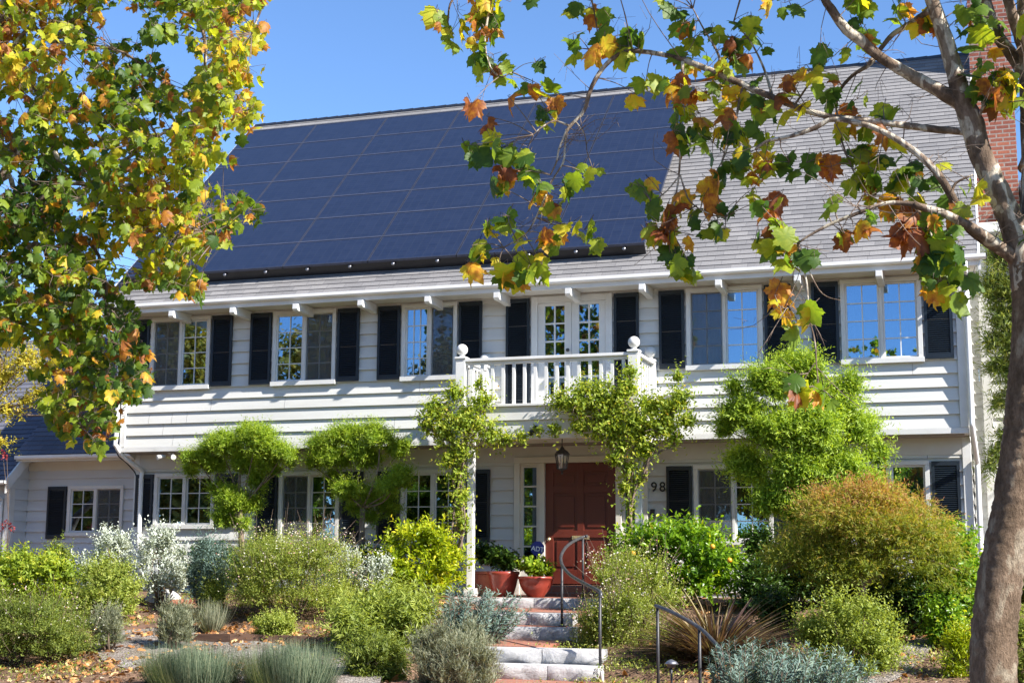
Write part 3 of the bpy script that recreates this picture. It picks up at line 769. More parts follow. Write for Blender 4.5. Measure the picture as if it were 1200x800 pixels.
# the balcony is part of the house
m = MB(); m.box(BX0, BX1, BY0, -.03, 2.14, 2.345); m.box(BX0-.03, BX1+.03, BY0-.04, -.03, 2.346, 2.385)
bf = m.build('balcony_floor', M['trim'], house, bevel=.006)
m = MB(); m.box(BX0+.03, BX1-.03, BY0+.035, BY0+.14, 1.86, 2.139); m.box(BX0+.03, BX0+.14, BY0+.14, -.05, 1.86, 2.139); m.box(BX1-.14, BX1-.03, BY0+.14, -.05, 1.86, 2.139); m.box(BX0+.14, BX1-.14, BY0+.14, -.05, 2.05, 2.138)
m.build('balcony_beam', M['trim'], house, bevel=.005)
m = MB()
m.box(BX0-.05, BX1+.05, BY0-.03, BY0+.11, 3.045, 3.09); m.box(BX0, BX1, BY0+.015, BY0+.065, 2.995, 3.044)
m.box(BX0-.05, BX0+.09, BY0+.111, -.03, 3.045, 3.09); m.box(BX1-.09, BX1+.05, BY0+.111, -.03, 3.045, 3.09)
m.box(BX0+.01, BX0+.06, BY0+.11, -.03, 2.995, 3.044); m.box(BX1-.06, BX1-.01, BY0+.11, -.03, 2.995, 3.044)
br = m.build('balcony_railing', M['trim'], house, bevel=.006)
nb = 16
for i in range(1, nb):
    x = BX0+.02+(BX1-BX0-.04)*i/nb; m = MB(); m.box(x-.022, x+.022, BY0+.018, BY0+.062, 2.386, 2.994); m.build('baluster', M['trim'], br)
for xx in (BX0+.035, BX1-.035):
    for j in range(1, 7):
        y = BY0+.05+(1.08)*j/7; m = MB(); m.box(xx-.022, xx+.022, y-.022, y+.022, 2.386, 2.994); m.build('baluster', M['trim'], br)
for (x, y) in ((BX0+.03, BY0+.04), (BX1-.03, BY0+.04), (BX0+.03, -.12), (BX1-.03, -.12)):
    m = MB(); m.box(x-.075, x+.075, y-.075, y+.075, 2.386, 3.043); m.box(x-.09, x+.09, y-.09, y+.09, 3.092, 3.125)
    po = m.build('railing_post', M['trim'], house, bevel=.005)
    m = MB(); m.lathe((x, y, 3.125), [(.05,0),(.055,.012),(.03,.03)]+[(.088*math.sin(a), .115-.088*math.cos(a)) for a in np.linspace(.35, math.pi-.01, 12)], 18)
    m.build('ball_finial', M['trim'], po)
for x in (-7.42, -4.85):
    m = MB(); m.box(x-.05, x+.05, BY0+.05, BY0+.15, -.45, 1.859); m.box(x-.085, x+.085, BY0+.02, BY0+.19, -.449, -.33); m.box(x-.08, x+.08, BY0+.025, BY0+.185, 1.78, 1.858)
    m.build('porch_post', M['trim'], house, bevel=.006)

# ================================================================ SOLAR ARRAY
arr = thing('solar_array', (-9.6, .1, 5.0), 'dark blue solar panels covering most of the front roof slope', 'solar panels')
nrm_ = np.array([0, -SS, CS]); dir_ = np.array([0, CS, SS])
def rp(x, s, h): return tuple(np.array([x, YE, ZE])+dir_*s+nrm_*h)
cx = [-14.24+1.553*i for i in range(7)]; rs = [.57+.822*j for j in range(8)]
for j in range(7):
    for i in range(6):
        x0, x1, s0, s1 = cx[i]+.008, cx[i+1]-.008, rs[j]+.007, rs[j+1]-.007
        m = MB(); w = .013
        def fbox(a, b_, c, d, h0=.19, h1=.232):
            m.hexa([rp(a,c,h0),rp(b_,c,h0),rp(b_,d,h0),rp(a,d,h0),rp(a,c,h1),rp(b_,c,h1),rp(b_,d,h1),rp(a,d,h1)])
        fbox(x0, x1, s0, s0+w); fbox(x0, x1, s1-w, s1); fbox(x0, x0+w, s0+w, s1-w); fbox(x1-w, x1, s0+w, s1-w)
        pn = m.build('panel', M['panel_frame'], arr)
        m = MB(); m.hexa([rp(a, s, h) for h in (.215, .228) for a, s in ((x0+w,s0+w),(x1-w,s0+w),(x1-w,s1-w),(x0+w,s1-w))])
        ce = m.build('solar_cells', M['cells'], pn)
        uv = ce.data.uv_layers.new(name='UVMap'); og = ORG[ce]
        for p in ce.data.polygons:
            for l in p.loop_indices:
                c = np.array(ce.data.vertices[ce.data.loops[l].vertex_index].co)+og
                uv.data[l].uv = (c[0]-x0, (c[1]-YE)/CS-s0)
    # thin pale strip at each row joint, painting the sunlit panel edges
    m = MB(); m.hexa([rp(a, s, h) for h in (.19, .2345) for a, s in ((cx[0],rs[j+1]-.0055),(cx[6],rs[j+1]-.0055),(cx[6],rs[j+1]+.0055),(cx[0],rs[j+1]+.0055))])
    m.build('lit_edge_strip', M['lit_edge'], arr)
m = MB(); m.hexa([rp(a, s, h) for h in (.002, .188) for a, s in ((cx[0]+.02,rs[0]+.03),(cx[6]-.02,rs[0]+.03),(cx[6]-.02,rs[0]+.05),(cx[0]+.02,rs[0]+.05))]); m.build('gap_shade_strip', M['black'], arr)  # black strip painting the shade in the gap under the panels
x = cx[0]+.45
while x < cx[6]:
    m = MB(); c = rp(x, rs[0]+.0, .15); m.lathe((c[0], c[1]-.03, c[2]), [(.0,0),(.028,.004),(.032,.02),(.032,.05)], 10, ax=1)
    m.build('mounting_foot', M['metal'], arr); x += .775

# ================================================================ SMALL FIXTURES
# lantern
Lx, Ly = -6.15, -.62
ln = thing('porch_lantern', (Lx, Ly, 1.36), 'black iron lantern hanging under the balcony before the red door', 'lantern')
m = MB(); m.lathe((Lx, Ly, 1.36), [(.0,0),(.012,.01),(.02,.03),(.008,.05),(.05,.075),(.075,.085),(.075,.095)], 6, smooth=False)
m.lathe((Lx, Ly, 1.36), [(.115,.30),(.12,.31),(.09,.35),(.04,.385),(.028,.41),(.01,.43)], 6, smooth=False)
for k in range(6):
    a = math.pi*2*k/6; m.bar((Lx+.072*math.cos(a), Ly+.072*math.sin(a), 1.445), (Lx+.108*math.cos(a), Ly+.108*math.sin(a), 1.665), .012, .012, up=(.1,.2,1))
m.build('lantern_frame', M['iron'], ln)
m = MB(); m.lathe((Lx, Ly, 1.36), [(.066,.09),(.10,.302)], 6, smooth=False); m.build('lantern_glass', M['lglass'], ln)
m = MB(); m.tube([(Lx, Ly, 1.785), (Lx, Ly, 2.05)], .008, 6); m.lathe((Lx, Ly, 2.02), [(.0,0),(.05,.005),(.05,.03)], 12); m.build('hanging_rod', M['iron'], ln)
m = MB()
for k in range(3): m.tube([(Lx+.02*math.cos(k*2.1), Ly+.02*math.sin(k*2.1), 1.455), (Lx+.02*math.cos(k*2.1), Ly+.02*math.sin(k*2.1), 1.56)], .008, 8)
m.build('candle', M['cream'], ln)
# text helper
def text_mesh(name, s, size, loc, rot, mat, parent=None, depth=.004, align='CENTER'):
    c = bpy.data.curves.new(name, 'FONT'); c.body = s; c.size = size; c.extrude = depth; c.align_x = align; c.align_y = 'CENTER'; c.offset = size*.012
    t = bpy.data.objects.new(name+'_tmp', c); COL.objects.link(t); t.location = loc; t.rotation_euler = rot
    bpy.context.view_layer.update(); dg = bpy.context.evaluated_depsgraph_get()
    me = bpy.data.meshes.new_from_object(t.evaluated_get(dg)); me.transform(t.matrix_world); bpy.data.objects.remove(t)
    me.materials.clear(); return link_mesh(name, me, mat, parent)
hn = thing('house_number', (-4.918, .47, 1.11), 'dark house number 98 on the siding right of the door', 'house number')
text_mesh('digit', '9', .21, (-4.985,.465,1.215), (R(90),0,0), M['black'], hn); text_mesh('digit', '8', .21, (-4.852,.465,1.215), (R(90),0,0), M['black'], hn)
bl = thing('doorbell', (-5.01, .47, .74), 'small black doorbell panel below the house number', 'doorbell')
m = MB(); m.box(-5.045,-4.975,.435,.472,.73,.88); m.build('housing', M['black'], bl, bevel=.006)
m = MB(); m.lathe((-5.01,.433,.77), [(.0,0),(.014,.001),(.014,.004)], 12, ax=1); m.build('button', M['metal'], bl)
ys_ = thing('warning_sign', (-5.01,.46,.58), 'small yellow sign on the siding under the doorbell', 'sign')
m = MB(); m.box(-5.06,-4.96,.455,.462,.56,.67); m.build('sign_plate', M['yellow'], ys_, bevel=.002)
# blue alarm sign on a stake
sx, sy, sz = -6.86, -.55, -.449
q = P(630, 647, sy); sx, sc = q[0], q[2]+.06
sg = thing('alarm_sign', (sx, sy, sz), 'blue octagonal alarm sign on a stake behind the potted geraniums', 'sign')
m = MB(); m.prism([(sx+.112*math.cos(math.pi/8+k*math.pi/4), sy-.006, sc+.115*math.sin(math.pi/8+k*math.pi/4)) for k in range(8)][::-1], (0,.010,0)); m.build('sign_plate', M['blue'], sg)
text_mesh('lettering', 'ADT', .10, (sx+.002, sy-.0075, sc-.01), (R(90),R(8),0), M['white'], sg, .001)
m = MB(); m.box(sx-.012, sx+.012, sy+.005, sy+.015, sz, sc); m.build('stake', M['metal'], sg)
# flood light under the overhang
q = P(200, 529, .12)
fl = thing('flood_light', tuple(q+np.array([0,0,.05])), 'white twin flood light under the left overhang', 'light')
m = MB(); m.lathe((q[0],q[1],1.87), [(.045,0),(.045,.034)], 12); m.tube([(q[0],q[1],1.87),(q[0]+.04,q[1]-.06,1.83)], .012, 6); m.build('base', M['trim'], fl)
for s in (-1, 1):
    m = MB(); c = np.array([q[0]+s*.06, q[1]-.05, 1.83]); m.tube([c, c+np.array([s*.05,-.05,-.01]), c+np.array([s*.10,-.11,-.035])], [.02,.035,.045], 12); m.build('lamp_head', M['trim'], fl)
q = P(627, 503, BY0+.0)
sp = thing('spot_light', tuple(q), 'black spot light fixed to the front beam of the balcony', 'light')
m = MB(); m.box(q[0]-.025,q[0]+.025,BY0-.01,BY0+.034,q[2]-.03,q[2]+.06); m.tube([(q[0],BY0-.01,q[2]),(q[0]-.02,BY0-.06,q[2]-.03),(q[0]-.04,BY0-.11,q[2]-.07)], [.025,.038,.042], 12); m.build('lamp_head', M['black'], sp)

# ================================================================ STAIRS
stairs = thing('garden_steps', (-5.6, -4.0, -1.25), 'rough white stone steps with brick treads climbing to the porch', 'steps')
def riser(x0, x1, y, z0, z1, depth=.28, nst=3):
    cuts = [x0]+sorted(x0+(x1-x0)*((k+random.uniform(-.18,.18))/nst) for k in range(1, nst))+[x1]
    for a, b_ in zip(cuts[:-1], cuts[1:]):
        m = MB(); nxx = max(4, int((b_-a)/.05)); nz = 5; base = 0; a += .003; b_ -= .003
        seed = random.random()*50
        for j in range(nz+1):
            for i in range(nxx+1):
                u = i/nxx; w = j/nz; edge = min(u, 1-u, w*.8, (1-w)*1.6)
                bul = .032*min(1, edge*5)+random.uniform(-.0055,.0055)*(1 if 0 < i < nxx and 0 < j < nz else .4)
                bul += .013*math.sin(u*9+seed)*math.sin(w*4+seed*2)
                m.v.append((a+(b_-a)*u, y-bul*.85, z0+(z1-z0)*w))
        for j in range(nz):
            for i in range(nxx):
                q = j*(nxx+1)+i; m.f.append((q, q+1, q+nxx+2, q+nxx+1)); m.sm.append(True)
        m.box(a, b_, y+.008, y+depth, z0, z1-.002)
        m.build('stone_riser', M['stone'], stairs)
SY = [-1.42, -3.37, -3.72, -5.50, -5.85]; SZ = [-.45,-.60,-.758,-.925,-1.085,-1.25]
SX = [(-7.6,-5.0),(-6.75,-5.2),(-6.6,-5.1),(-6.15,-4.25),(-6.1,-4.2)]
for i in range(5):
    riser(*SX[i], SY[i], SZ[i+1]-.03, SZ[i]-.002, depth=.27, nst=4 if i == 0 else 3)
def tread(x0, x1, y0, y1, z):
    m = MB(); m.box(x0, x1, y0, y1, z-.06, z+.004); o = m.build('brick_tread', M['paver'], stairs); add_uv(o, box_uv)
tread(-7.5,-5.1, -3.12, -1.43, -.60); tread(-6.6,-5.1, -5.25,-3.73, -.925)
tread(-6.65,-5.25, -3.70,-3.38-.0, -.760)
m = MB(); m.poly([(-6.6,-9.6,-1.246),(-3.2,-9.6,-1.246),(-4.0,-5.86,-1.246),(-6.1,-5.86,-1.246)])
m.poly([(-3.2,-9.6,-1.247),(1.5,-10.5,-1.40),(1.5,-9.2,-1.40),(-3.35,-7.6,-1.247)])
o = m.build('walkway', M['paver']); add_uv(o, box_uv); tag(o, kind='structure')

# ---- handrails
def handrail(name, rail_pts, posts, label):
    t = thing(name, (posts[0][0][0], posts[0][0][1], posts[0][0][2]), label, 'handrail')
    m = MB(); pts = [np.array(p, float) for p in rail_pts]
    m.tube(pts, .021, 10, 5); m.build('rail', M['rail'], t)
    for a, b_ in posts:
        m = MB(); m.tube([a, b_], .017, 8); m.lathe((a[0], a[1], a[2]), [(.05,0),(.05,.012),(.022,.02)], 12); m.build('post', M['iron'], t)
    return t
A = P(658.5, 661, -3.55); B = P(703, 693, -5.65); T = P(683, 629, -1.55)
handrail('handrail', [T+(.06,.02,0.015), T, P(672,634,-1.95), P(663,641,-2.5), P(657.5,651,-3.1), A, P(664,669,-4.0), P(672,676,-4.4), P(690,686,-5.2), B, B+np.array([.02,-.06,-.06])],
    [((T[0],T[1],-.449), T), ((A[0],A[1],-.757), A), ((B[0],B[1]+.0,-1.24), B)], 'curved iron handrail on the upper stone steps before the door')
C_ = PD(770.5, 710, 15.3); D_ = PD(819.5, 735, 14.7); E_ = PD(845, 762, 14.0)
handrail('handrail', [C_+(-.02,.03,.0), C_, PD(790,718,15.0), D_, PD(835,750,14.3), E_, E_+np.array([.005,-.02,-.10])],
    [((C_[0],C_[1],-1.40), C_), ((D_[0],D_[1],-1.40), D_), ((E_[0],E_[1],-1.60), E_)], 'lower iron handrail with three posts beside the bronze flax')
# ================================================================ LEAF MATERIALS (natural leaf colours)
L = {}
L['yellowgreen'] = leaf_mat('lime_leaf', [(0,(.07,.13,.012)),(.45,(.17,.27,.02)),(.8,(.32,.42,.03)),(1,(.45,.50,.06))])
L['fern'] = leaf_mat('feathery_leaf', [(0,(.05,.11,.014)),(.4,(.16,.26,.022)),(.75,(.33,.44,.04)),(1,(.46,.55,.07))])
L['mid'] = leaf_mat('mid_green_leaf', [(0,(.04,.065,.014)),(.45,(.12,.165,.028)),(.8,(.24,.29,.05)),(1,(.38,.36,.09))])
L['airy'] = leaf_mat('airy_leaf', [(0,(.08,.12,.02)),(.4,(.19,.25,.04)),(.75,(.35,.40,.08)),(.93,(.42,.42,.14)),(1,(.60,.55,.36))])
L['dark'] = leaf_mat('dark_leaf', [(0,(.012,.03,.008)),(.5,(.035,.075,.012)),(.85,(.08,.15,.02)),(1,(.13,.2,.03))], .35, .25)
L['glossy'] = leaf_mat('glossy_leaf', [(0,(.03,.08,.008)),(.4,(.09,.19,.012)),(.75,(.20,.33,.02)),(.92,(.42,.46,.03)),(1,(.6,.5,.04))], .32, .35)
L['citron'] = leaf_mat('citron_leaf', [(0,(.06,.12,.008)),(.35,(.18,.26,.012)),(.7,(.36,.42,.02)),(.9,(.55,.52,.03)),(1,(.65,.5,.04))], .35, .38)
L['silver'] = leaf_mat('silver_leaf', [(0,(.20,.24,.19)),(.4,(.42,.47,.40)),(.8,(.60,.65,.56)),(1,(.70,.73,.63))], .8, .2, tcol=.9)
L['bluegreen'] = leaf_mat('blue_green_leaf', [(0,(.045,.085,.07)),(.5,(.12,.19,.16)),(.85,(.22,.31,.26)),(1,(.30,.38,.28))], .7, .2, tcol=.9)
L['lavender'] = leaf_mat('lavender_leaf', [(0,(.07,.085,.05)),(.4,(.17,.19,.12)),(.75,(.28,.30,.20)),(1,(.42,.38,.27))], .8, .2)
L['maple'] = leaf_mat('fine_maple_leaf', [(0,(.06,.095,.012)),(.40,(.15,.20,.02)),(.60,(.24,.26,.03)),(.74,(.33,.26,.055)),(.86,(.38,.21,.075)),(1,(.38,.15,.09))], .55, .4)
L['sage'] = leaf_mat('sage_grass', [(0,(.04,.07,.04)),(.5,(.11,.155,.095)),(.85,(.22,.27,.17)),(1,(.32,.33,.2))], .7, .25)
L['maple_dim'] = leaf_mat('green_maple_leaf', [(0,(.05,.07,.015)),(.5,(.13,.14,.03)),(1,(.26,.17,.05))], .55, .35)
L['vine'] = leaf_mat('vine_leaf', [(0,(.06,.11,.014)),(.4,(.18,.26,.025)),(.75,(.34,.40,.04)),(.92,(.45,.40,.05)),(1,(.5,.22,.06))], .5, .4)
L['flax'] = leaf_mat('bronze_flax_leaf', [(0,(.035,.022,.018)),(.4,(.11,.062,.048)),(.75,(.22,.14,.095)),(1,(.30,.25,.12))], .4, .15)
L['plane'] = leaf_mat('plane_leaf', [(0,(.035,.085,.015)),(.25,(.08,.155,.018)),(.48,(.19,.27,.022)),(.66,(.40,.43,.03)),(.78,(.56,.44,.03)),(.87,(.48,.23,.03)),(.95,(.30,.10,.03)),(1,(.19,.065,.03))], .5, .48, mott=.34, mscale=26, tcol=1.5)
L['plane_left'] = leaf_mat('plane_leaf_yellowing', [(0,(.04,.09,.015)),(.22,(.10,.17,.018)),(.46,(.23,.30,.022)),(.68,(.43,.44,.03)),(.82,(.54,.40,.03)),(.91,(.42,.19,.03)),(1,(.25,.09,.03))], .5, .48, mott=.30, mscale=24, tcol=1.5)
L['gold'] = leaf_mat('golden_leaf', [(0,(.14,.15,.02)),(.4,(.32,.30,.03)),(.8,(.52,.44,.05)),(1,(.5,.25,.05))], .5, .4)
L['willow'] = leaf_mat('willow_leaf', [(0,(.035,.07,.02)),(.4,(.09,.14,.03)),(.8,(.24,.28,.05)),(1,(.42,.36,.08))], .5, .35)
L['fallen'] = leaf_mat('fallen_leaf', [(0,(.16,.07,.03)),(.4,(.36,.16,.05)),(.8,(.52,.27,.10)),(1,(.60,.42,.22))], .8, .15)
L['street'] = leaf_mat('street_tree_leaf', [(0,(.07,.09,.015)),(.4,(.20,.19,.03)),(.7,(.42,.30,.04)),(1,(.50,.24,.05))], .6, .3)
L['flower'] = leaf_mat('small_flower', [(0,(.55,.52,.42)),(.5,(.62,.60,.5)),(.8,(.55,.38,.34)),(1,(.4,.15,.12))], .8, .2, tcol=.9)

def wpx(pxl, pxr, py, Y):
    a = P(pxl, py, Y); b = P(pxr, py, Y); return a, b
def shrub_frame(pxl, pxr, pyt, Y, depth=None, base=None):
    a, b = wpx(pxl, pxr, pyt+20, Y); cx_ = (a[0]+b[0])/2; rx = (b[0]-a[0])/2
    zt = P((pxl+pxr)/2, pyt, Y)[2]; zb = gz(cx_, Y) if base is None else base
    ry = rx*.8 if depth is None else depth
    return cx_, rx, ry, zb, zt
def stems(parent, base, tips, r0=.02, mat='stem', wob=.08, mb=None):
    m = mb or MB(); b0 = np.array(base, float)
    for t in tips:
        t = np.array(t, float); s = b0+np.array([random.uniform(-.06,.06), random.uniform(-.06,.06), 0])
        mid = (s+t)/2+np.array([random.uniform(-wob,wob), random.uniform(-wob,wob), random.uniform(0,wob)])
        m.tube([s, mid, t], [r0, r0*.7, r0*.25], 5, 3)
    return m.build('stem', M[mat], parent)
def shrub(pxl, pxr, pyt, Y, label, mat, T=T_QUAD, leaf=.05, shoots=900, per=9, slen=.22, name='shrub', cat='shrub', group=None,
          up=.5, jit=.45, spread=.8, fill=.6, nsub=18, sub=.4, lo=-.3, depth=None, base=None, flowers=0, tip=.25, sprig=0, rb=None, squash=1.0):
    cx_, rx, ry, zb, zt = shrub_frame(pxl, pxr, pyt, Y, depth, base)
    rz = max(.12, (zt-zb)/2*squash); cz = zt-rz
    t = thing(name, (cx_, Y, zb-.03), label, cat, group)
    ins = slen*.45
    X_, Y2, Z2 = max(.08,rx-ins*.6), max(.08,ry-ins*.6), max(.08,rz-ins*.6)
    bl = dome((cx_, Y, cz), (X_, Y2, Z2), nsub, sub, -.5)
    nb_ = 9; hz = max(.10, (zt-zb)*.26)
    for k in range(nb_):
        a_ = 2*math.pi*k/nb_+.3; q_ = random.uniform(.85,1.1)
        bl.append((cx_+math.cos(a_)*X_*.66*q_, Y+math.sin(a_)*Y2*.66*q_, zb+hz*.75*q_, X_*.36, Y2*.36, hz))
    foliage('foliage', bl, int(shoots*1.45), per, slen, leaf, T, L[mat], t, up=up, jit=jit, spread=spread, fill=fill, tip=tip, rnd_base=rb)
    if flowers:
        B = np.array(bl); bi = RNG.integers(0, len(B), flowers); d = sph(flowers); d[:,2] = np.abs(d[:,2])
        pos = B[bi,:3]+d*B[bi,3:6]*1.02+norm(d+[0,0,1.0])*slen*(.4+.7*RNG.random((flowers,1)))
        leaf_mesh('flowers', pos, sph(flowers), norm(RNG.normal(size=(flowers,3))*.4+[0,-.4,1]), np.full(flowers,.024), RNG.random(flowers), T_QUAD, L['flower'], t, wid=np.full(flowers,2.2))
    m = MB()
    if sprig:
        B = np.array(bl)
        for _ in range(sprig):
            b = B[RNG.integers(0,len(B))]; d = sph(1)[0]; d[2] = abs(d[2]); s = b[:3]+d*b[3:6]*.8
            e = s+norm(d+np.array([0,0,1.2])+RNG.normal(size=3)*.3)*slen*random.uniform(1,2); m.tube([s, (s+e)/2+RNG.normal(size=3)*.01, e], [.004,.003,.0015], 3)
    tips = [b[:3] for b in bl[:9]]
    stems(t, (cx_, Y, zb-.05), tips, mb=m)
    return t, bl

# ---- clipped cloud shrubs by the wall
def cloud_shrub(lobes, trunk_px, Y, label, mat='yellowgreen', leaf=.062, T=T_NARROW, dens=1.0, group=None, per=9, slen=.20):
    base = P(*trunk_px, Y); zb = gz(base[0], Y)
    t = thing('cloud_shrub', (base[0], Y, zb-.02), label, 'shrub', 'cloud clipped shrubs along the front wall')
    bl = []; m = MB()
    for (x0, x1, y0, y1, n) in lobes:
        c = P((x0+x1)/2, (y0+y1)/2, Y); a = P(x0, (y0+y1)/2, Y); top = P((x0+x1)/2, y0, Y); rx = c[0]-a[0]; rz = top[2]-c[2]
        for k in range(n):
            u = random.uniform(-.8,.8); w = random.uniform(-.45,.5)*math.sqrt(1-u*u)
            r = min(rz*.42, rx*.30)*random.uniform(.6,1.2)
            w = random.uniform(-.62,.66)*(1-.35*u*u)
            bl.append((c[0]+u*rx*.86, Y+random.uniform(-.35,.35)*min(rx,.6), c[2]+w*rz, r*1.15, r*1.15, r*.95))
        s = np.array([base[0], Y, zb]); m.tube([s, (s+c)/2+RNG.normal(size=3)*.06, c], [.045,.04,.02], 7, 3, .1)
        for b in bl[-n:]: m.tube([c+(0,0,-rz*.3), np.array(b[:3])], [.018,.006], 5)
    tot = int(140*len(bl)*dens)
    foliage('foliage', bl, tot, per, slen, leaf, T, L[mat], t, up=.35, jit=.55, spread=.75, fill=.45, tip=.4)
    m.build('trunk', M['bark_plain'], t)
    return t
def cloud2(blobs, trunk_px, Y, label, mat='yellowgreen', ks=26, leaf=.062, T=T_NARROW, dens=1.0, slen=.18, group='cloud clipped shrubs along the front wall'):
    base = P(*trunk_px, Y); zb = gz(base[0], Y); t = thing('cloud_shrub', (base[0], Y, zb-.02), label, 'shrub', group)
    bl = []; m = MB(); s0 = np.array([base[0], Y, zb]); cm = np.mean([P(x, y, Y) for x, y, r in blobs], 0)
    fork = s0+(cm-s0)*.72; m.tube([s0, (s0+fork)/2+RNG.normal(size=3)*.04, fork], [.055,.05,.045], 8, 3, .1)
    for (x, y, r) in blobs:
        c = P(x, y, Y+random.uniform(-.3,.3)); rr = r/CF*ks
        e = c-(0,0,rr*.3); m.tube([fork, (fork+e)/2+RNG.normal(size=3)*.05, e], [.018,.012,.008], 6, 3)
        bl.append((*c, rr*.8, rr*.75, rr*.55))
        for k in range(9):
            d = sph(1)[0]; d[2] *= .7; q = c+d*rr*.68; r2 = rr*random.uniform(.34,.58)
            bl.append((*q, r2*1.2, r2*1.1, r2*.75)); m.tube([e, q], [.010,.004], 4)
    area = sum(b[3]*b[4] for b in bl)
    foliage('foliage', bl, int(area*3600*dens), 9, slen, leaf, T, L[mat], t, up=.35, jit=.55, spread=.75, fill=.35, tip=.4, lo=-.6)
    m.build('trunk', M['bark_plain'], t)
cloud2([(234,537,19),(262,524,22),(298,518,24),(328,532,19),(252,546,14),(285,543,18),(315,548,14),(224,551,9),(285,507,12),(340,541,8),(270,588,20),(263,608,14),(292,592,13),(300,564,12),(284,614,10),(254,575,10)], (283,640), -.62, 'lime green cloud clipped shrub in front of the leftmost lower house windows')
cloud2([(378,528,18),(408,515,20),(445,514,20),(466,527,13),(393,541,16),(428,536,18),(369,544,9),(405,575,14),(460,568,17),(440,583,18),(472,553,10),(393,560,9),(420,596,13),(455,596,11),(436,608,8)], (428,640), -.62, 'lime green cloud clipped shrub between the two middle lower windows')
cloud2([(905,452,24),(872,482,22),(942,440,20),(982,468,25),(1010,502,20),(905,508,30),(960,505,30),(880,548,25),(930,556,30),(985,548,26),(1016,572,16),(902,588,20),(942,598,22),(850,500,11),(1030,532,10),(925,428,9),(862,455,7),(985,590,18),(1000,450,8)], (940,650), -1.25, 'tall feathery green shrub rising past the balcony height right of the door', 'fern', 21.5, .088, slen=.28, dens=1.15, group=None)

# ---- climbers on the porch posts
def climber(lobes, paths, label, base_px, Y, seed=0, shoots_k=1.0, leaf=.07):
    b0 = P(*base_px, Y); t = thing('climbing_vine', (b0[0], Y, gz(b0[0], Y)), label, 'vine', 'climbers on the porch posts')
    bl = []
    for (x, y, r, yy) in lobes:
        c = P(x, y, yy); rr = r/CF*22.5; bl.append((*c, rr, rr*.8, rr*.95))
    tot = int(sum((b[3]**2) for b in bl)*2100*shoots_k)
    foliage('foliage', bl, tot, 6, .20, leaf, T_OVAL, L['vine'], t, up=.15, jit=.7, spread=.9, fill=.15, tip=.3, lo=-1.1)
    m = MB()
    for pth in paths:
        for k in range(3):
            pts = [P(x+random.uniform(-4,4), y+random.uniform(-4,4), yy)+RNG.normal(size=3)*.03 for x, y, yy in pth]
            n_ = len(pts); m.tube(pts, [.018-.012*i/(n_-1) for i in range(n_)], 6, 4, .1)
    for b in bl:
        for _ in range(2):
            c = np.array(b[:3]); e = c+sph(1)[0]*b[3]*1.1; m.tube([c+(0,0,-.1), (c+e)/2+RNG.normal(size=3)*.04, e], [.008,.005,.002], 4, 2)
    m.build('stem', M['twig'], t)
YV = -1.45
climber([(532,460,15,YV),(512,480,21,YV),(548,495,26,YV),(500,498,12,YV),(520,505,22,YV),(566,470,16,YV),(573,508,18,YV),(540,530,20,YV),(592,515,12,YV),(610,512,8,YV),(536,555,15,YV),(540,580,13,YV),(533,600,10,YV),(543,615,9,YV),(562,450,8,YV),(528,540,13,YV)],
        [[(538,660,YV),(541,610,YV),(537,560,YV),(545,510,YV),(520,480,YV)],[(528,660,YV),(534,600,YV),(545,540,YV),(560,490,YV),(572,460,YV)],[(545,530,YV),(520,515,YV),(500,500,YV)]],
        'leafy climber with yellowing leaves on the left porch post and balcony corner', (537,660), YV)
climber([(655,470,16,YV),(680,468,24,YV),(705,462,20,YV),(738,436,9,YV),(735,455,14,YV),(725,470,20,YV),(762,475,18,YV),(782,480,20,YV),(798,468,16,YV),(795,440,8,YV),(805,492,14,YV),(775,500,22,YV),(745,500,26,YV),(710,500,24,YV),(680,500,14,YV),(650,503,9,YV),(632,505,6,YV),(725,525,16,YV),(755,525,16,YV),(790,512,12,YV),(735,548,11,YV),(732,572,10,YV),(738,592,9,YV),(752,560,8,YV),(722,540,10,YV)],
        [[(740,680,YV),(738,620,YV),(735,560,YV),(745,510,YV),(730,460,YV)],[(735,680,YV),(742,600,YV),(748,550,YV),(775,510,YV),(800,470,YV)],[(738,560,YV),(720,520,YV),(690,490,YV),(660,480,YV)],[(752,560,YV),(770,530,YV),(800,520,YV)]],
        'leafy climber spilling over the balcony rail from the right porch post', (738,680), YV, leaf=.07)

# ---- shrubs of the garden
shrub(435,550,614,-1.75,'bright yellow green glossy shrub left of the porch steps','citron',T_OVAL,.085,620,9,.24,up=.7,jit=.4,spread=.6,fill=.55)
t, bl = shrub(716,884,607,-2.0,'glossy green citrus bush with a few oranges right of the door','glossy',T_OVAL,.095,950,9,.26,up=.6,jit=.45,spread=.65,name='citrus_bush',cat='bush',depth=.7)
for (x, y) in ((855,656),(742,648),(835,640)):
    c = P(x, y, -2.72); m = MB(); m.lathe(c, [(.034*math.sin(a), -.034*math.cos(a)) for a in np.linspace(.05, math.pi-.05, 9)], 12); m.build('fruit', M['fruit'], t)
shrub(664,816,646,-3.9,'large airy pale flecked shrub right of the stone steps','airy',T_QUAD,.034,2900,12,.26,up=.9,jit=.5,spread=.7,flowers=900,sprig=160,depth=.75,base=-1.25,squash=1.04)
shrub(260,438,620,-3.2,'large airy pale flecked shrub in the middle of the left bed','airy',T_QUAD,.034,3200,12,.27,up=.9,jit=.5,spread=.7,flowers=1000,sprig=160,depth=.85)
shrub(384,432,640,-2.3,'silver grey shrub behind the large airy bush, under the third lower window','silver',T_OVAL,.05,300,9,.18,up=1.1,jit=.3,spread=.6,base=-.5)
shrub(425,462,648,-2.55,'small silver grey shrub beside the bright yellow green shrub','silver',T_OVAL,.05,240,9,.16,up=1.1,jit=.3,spread=.6,base=-.6)
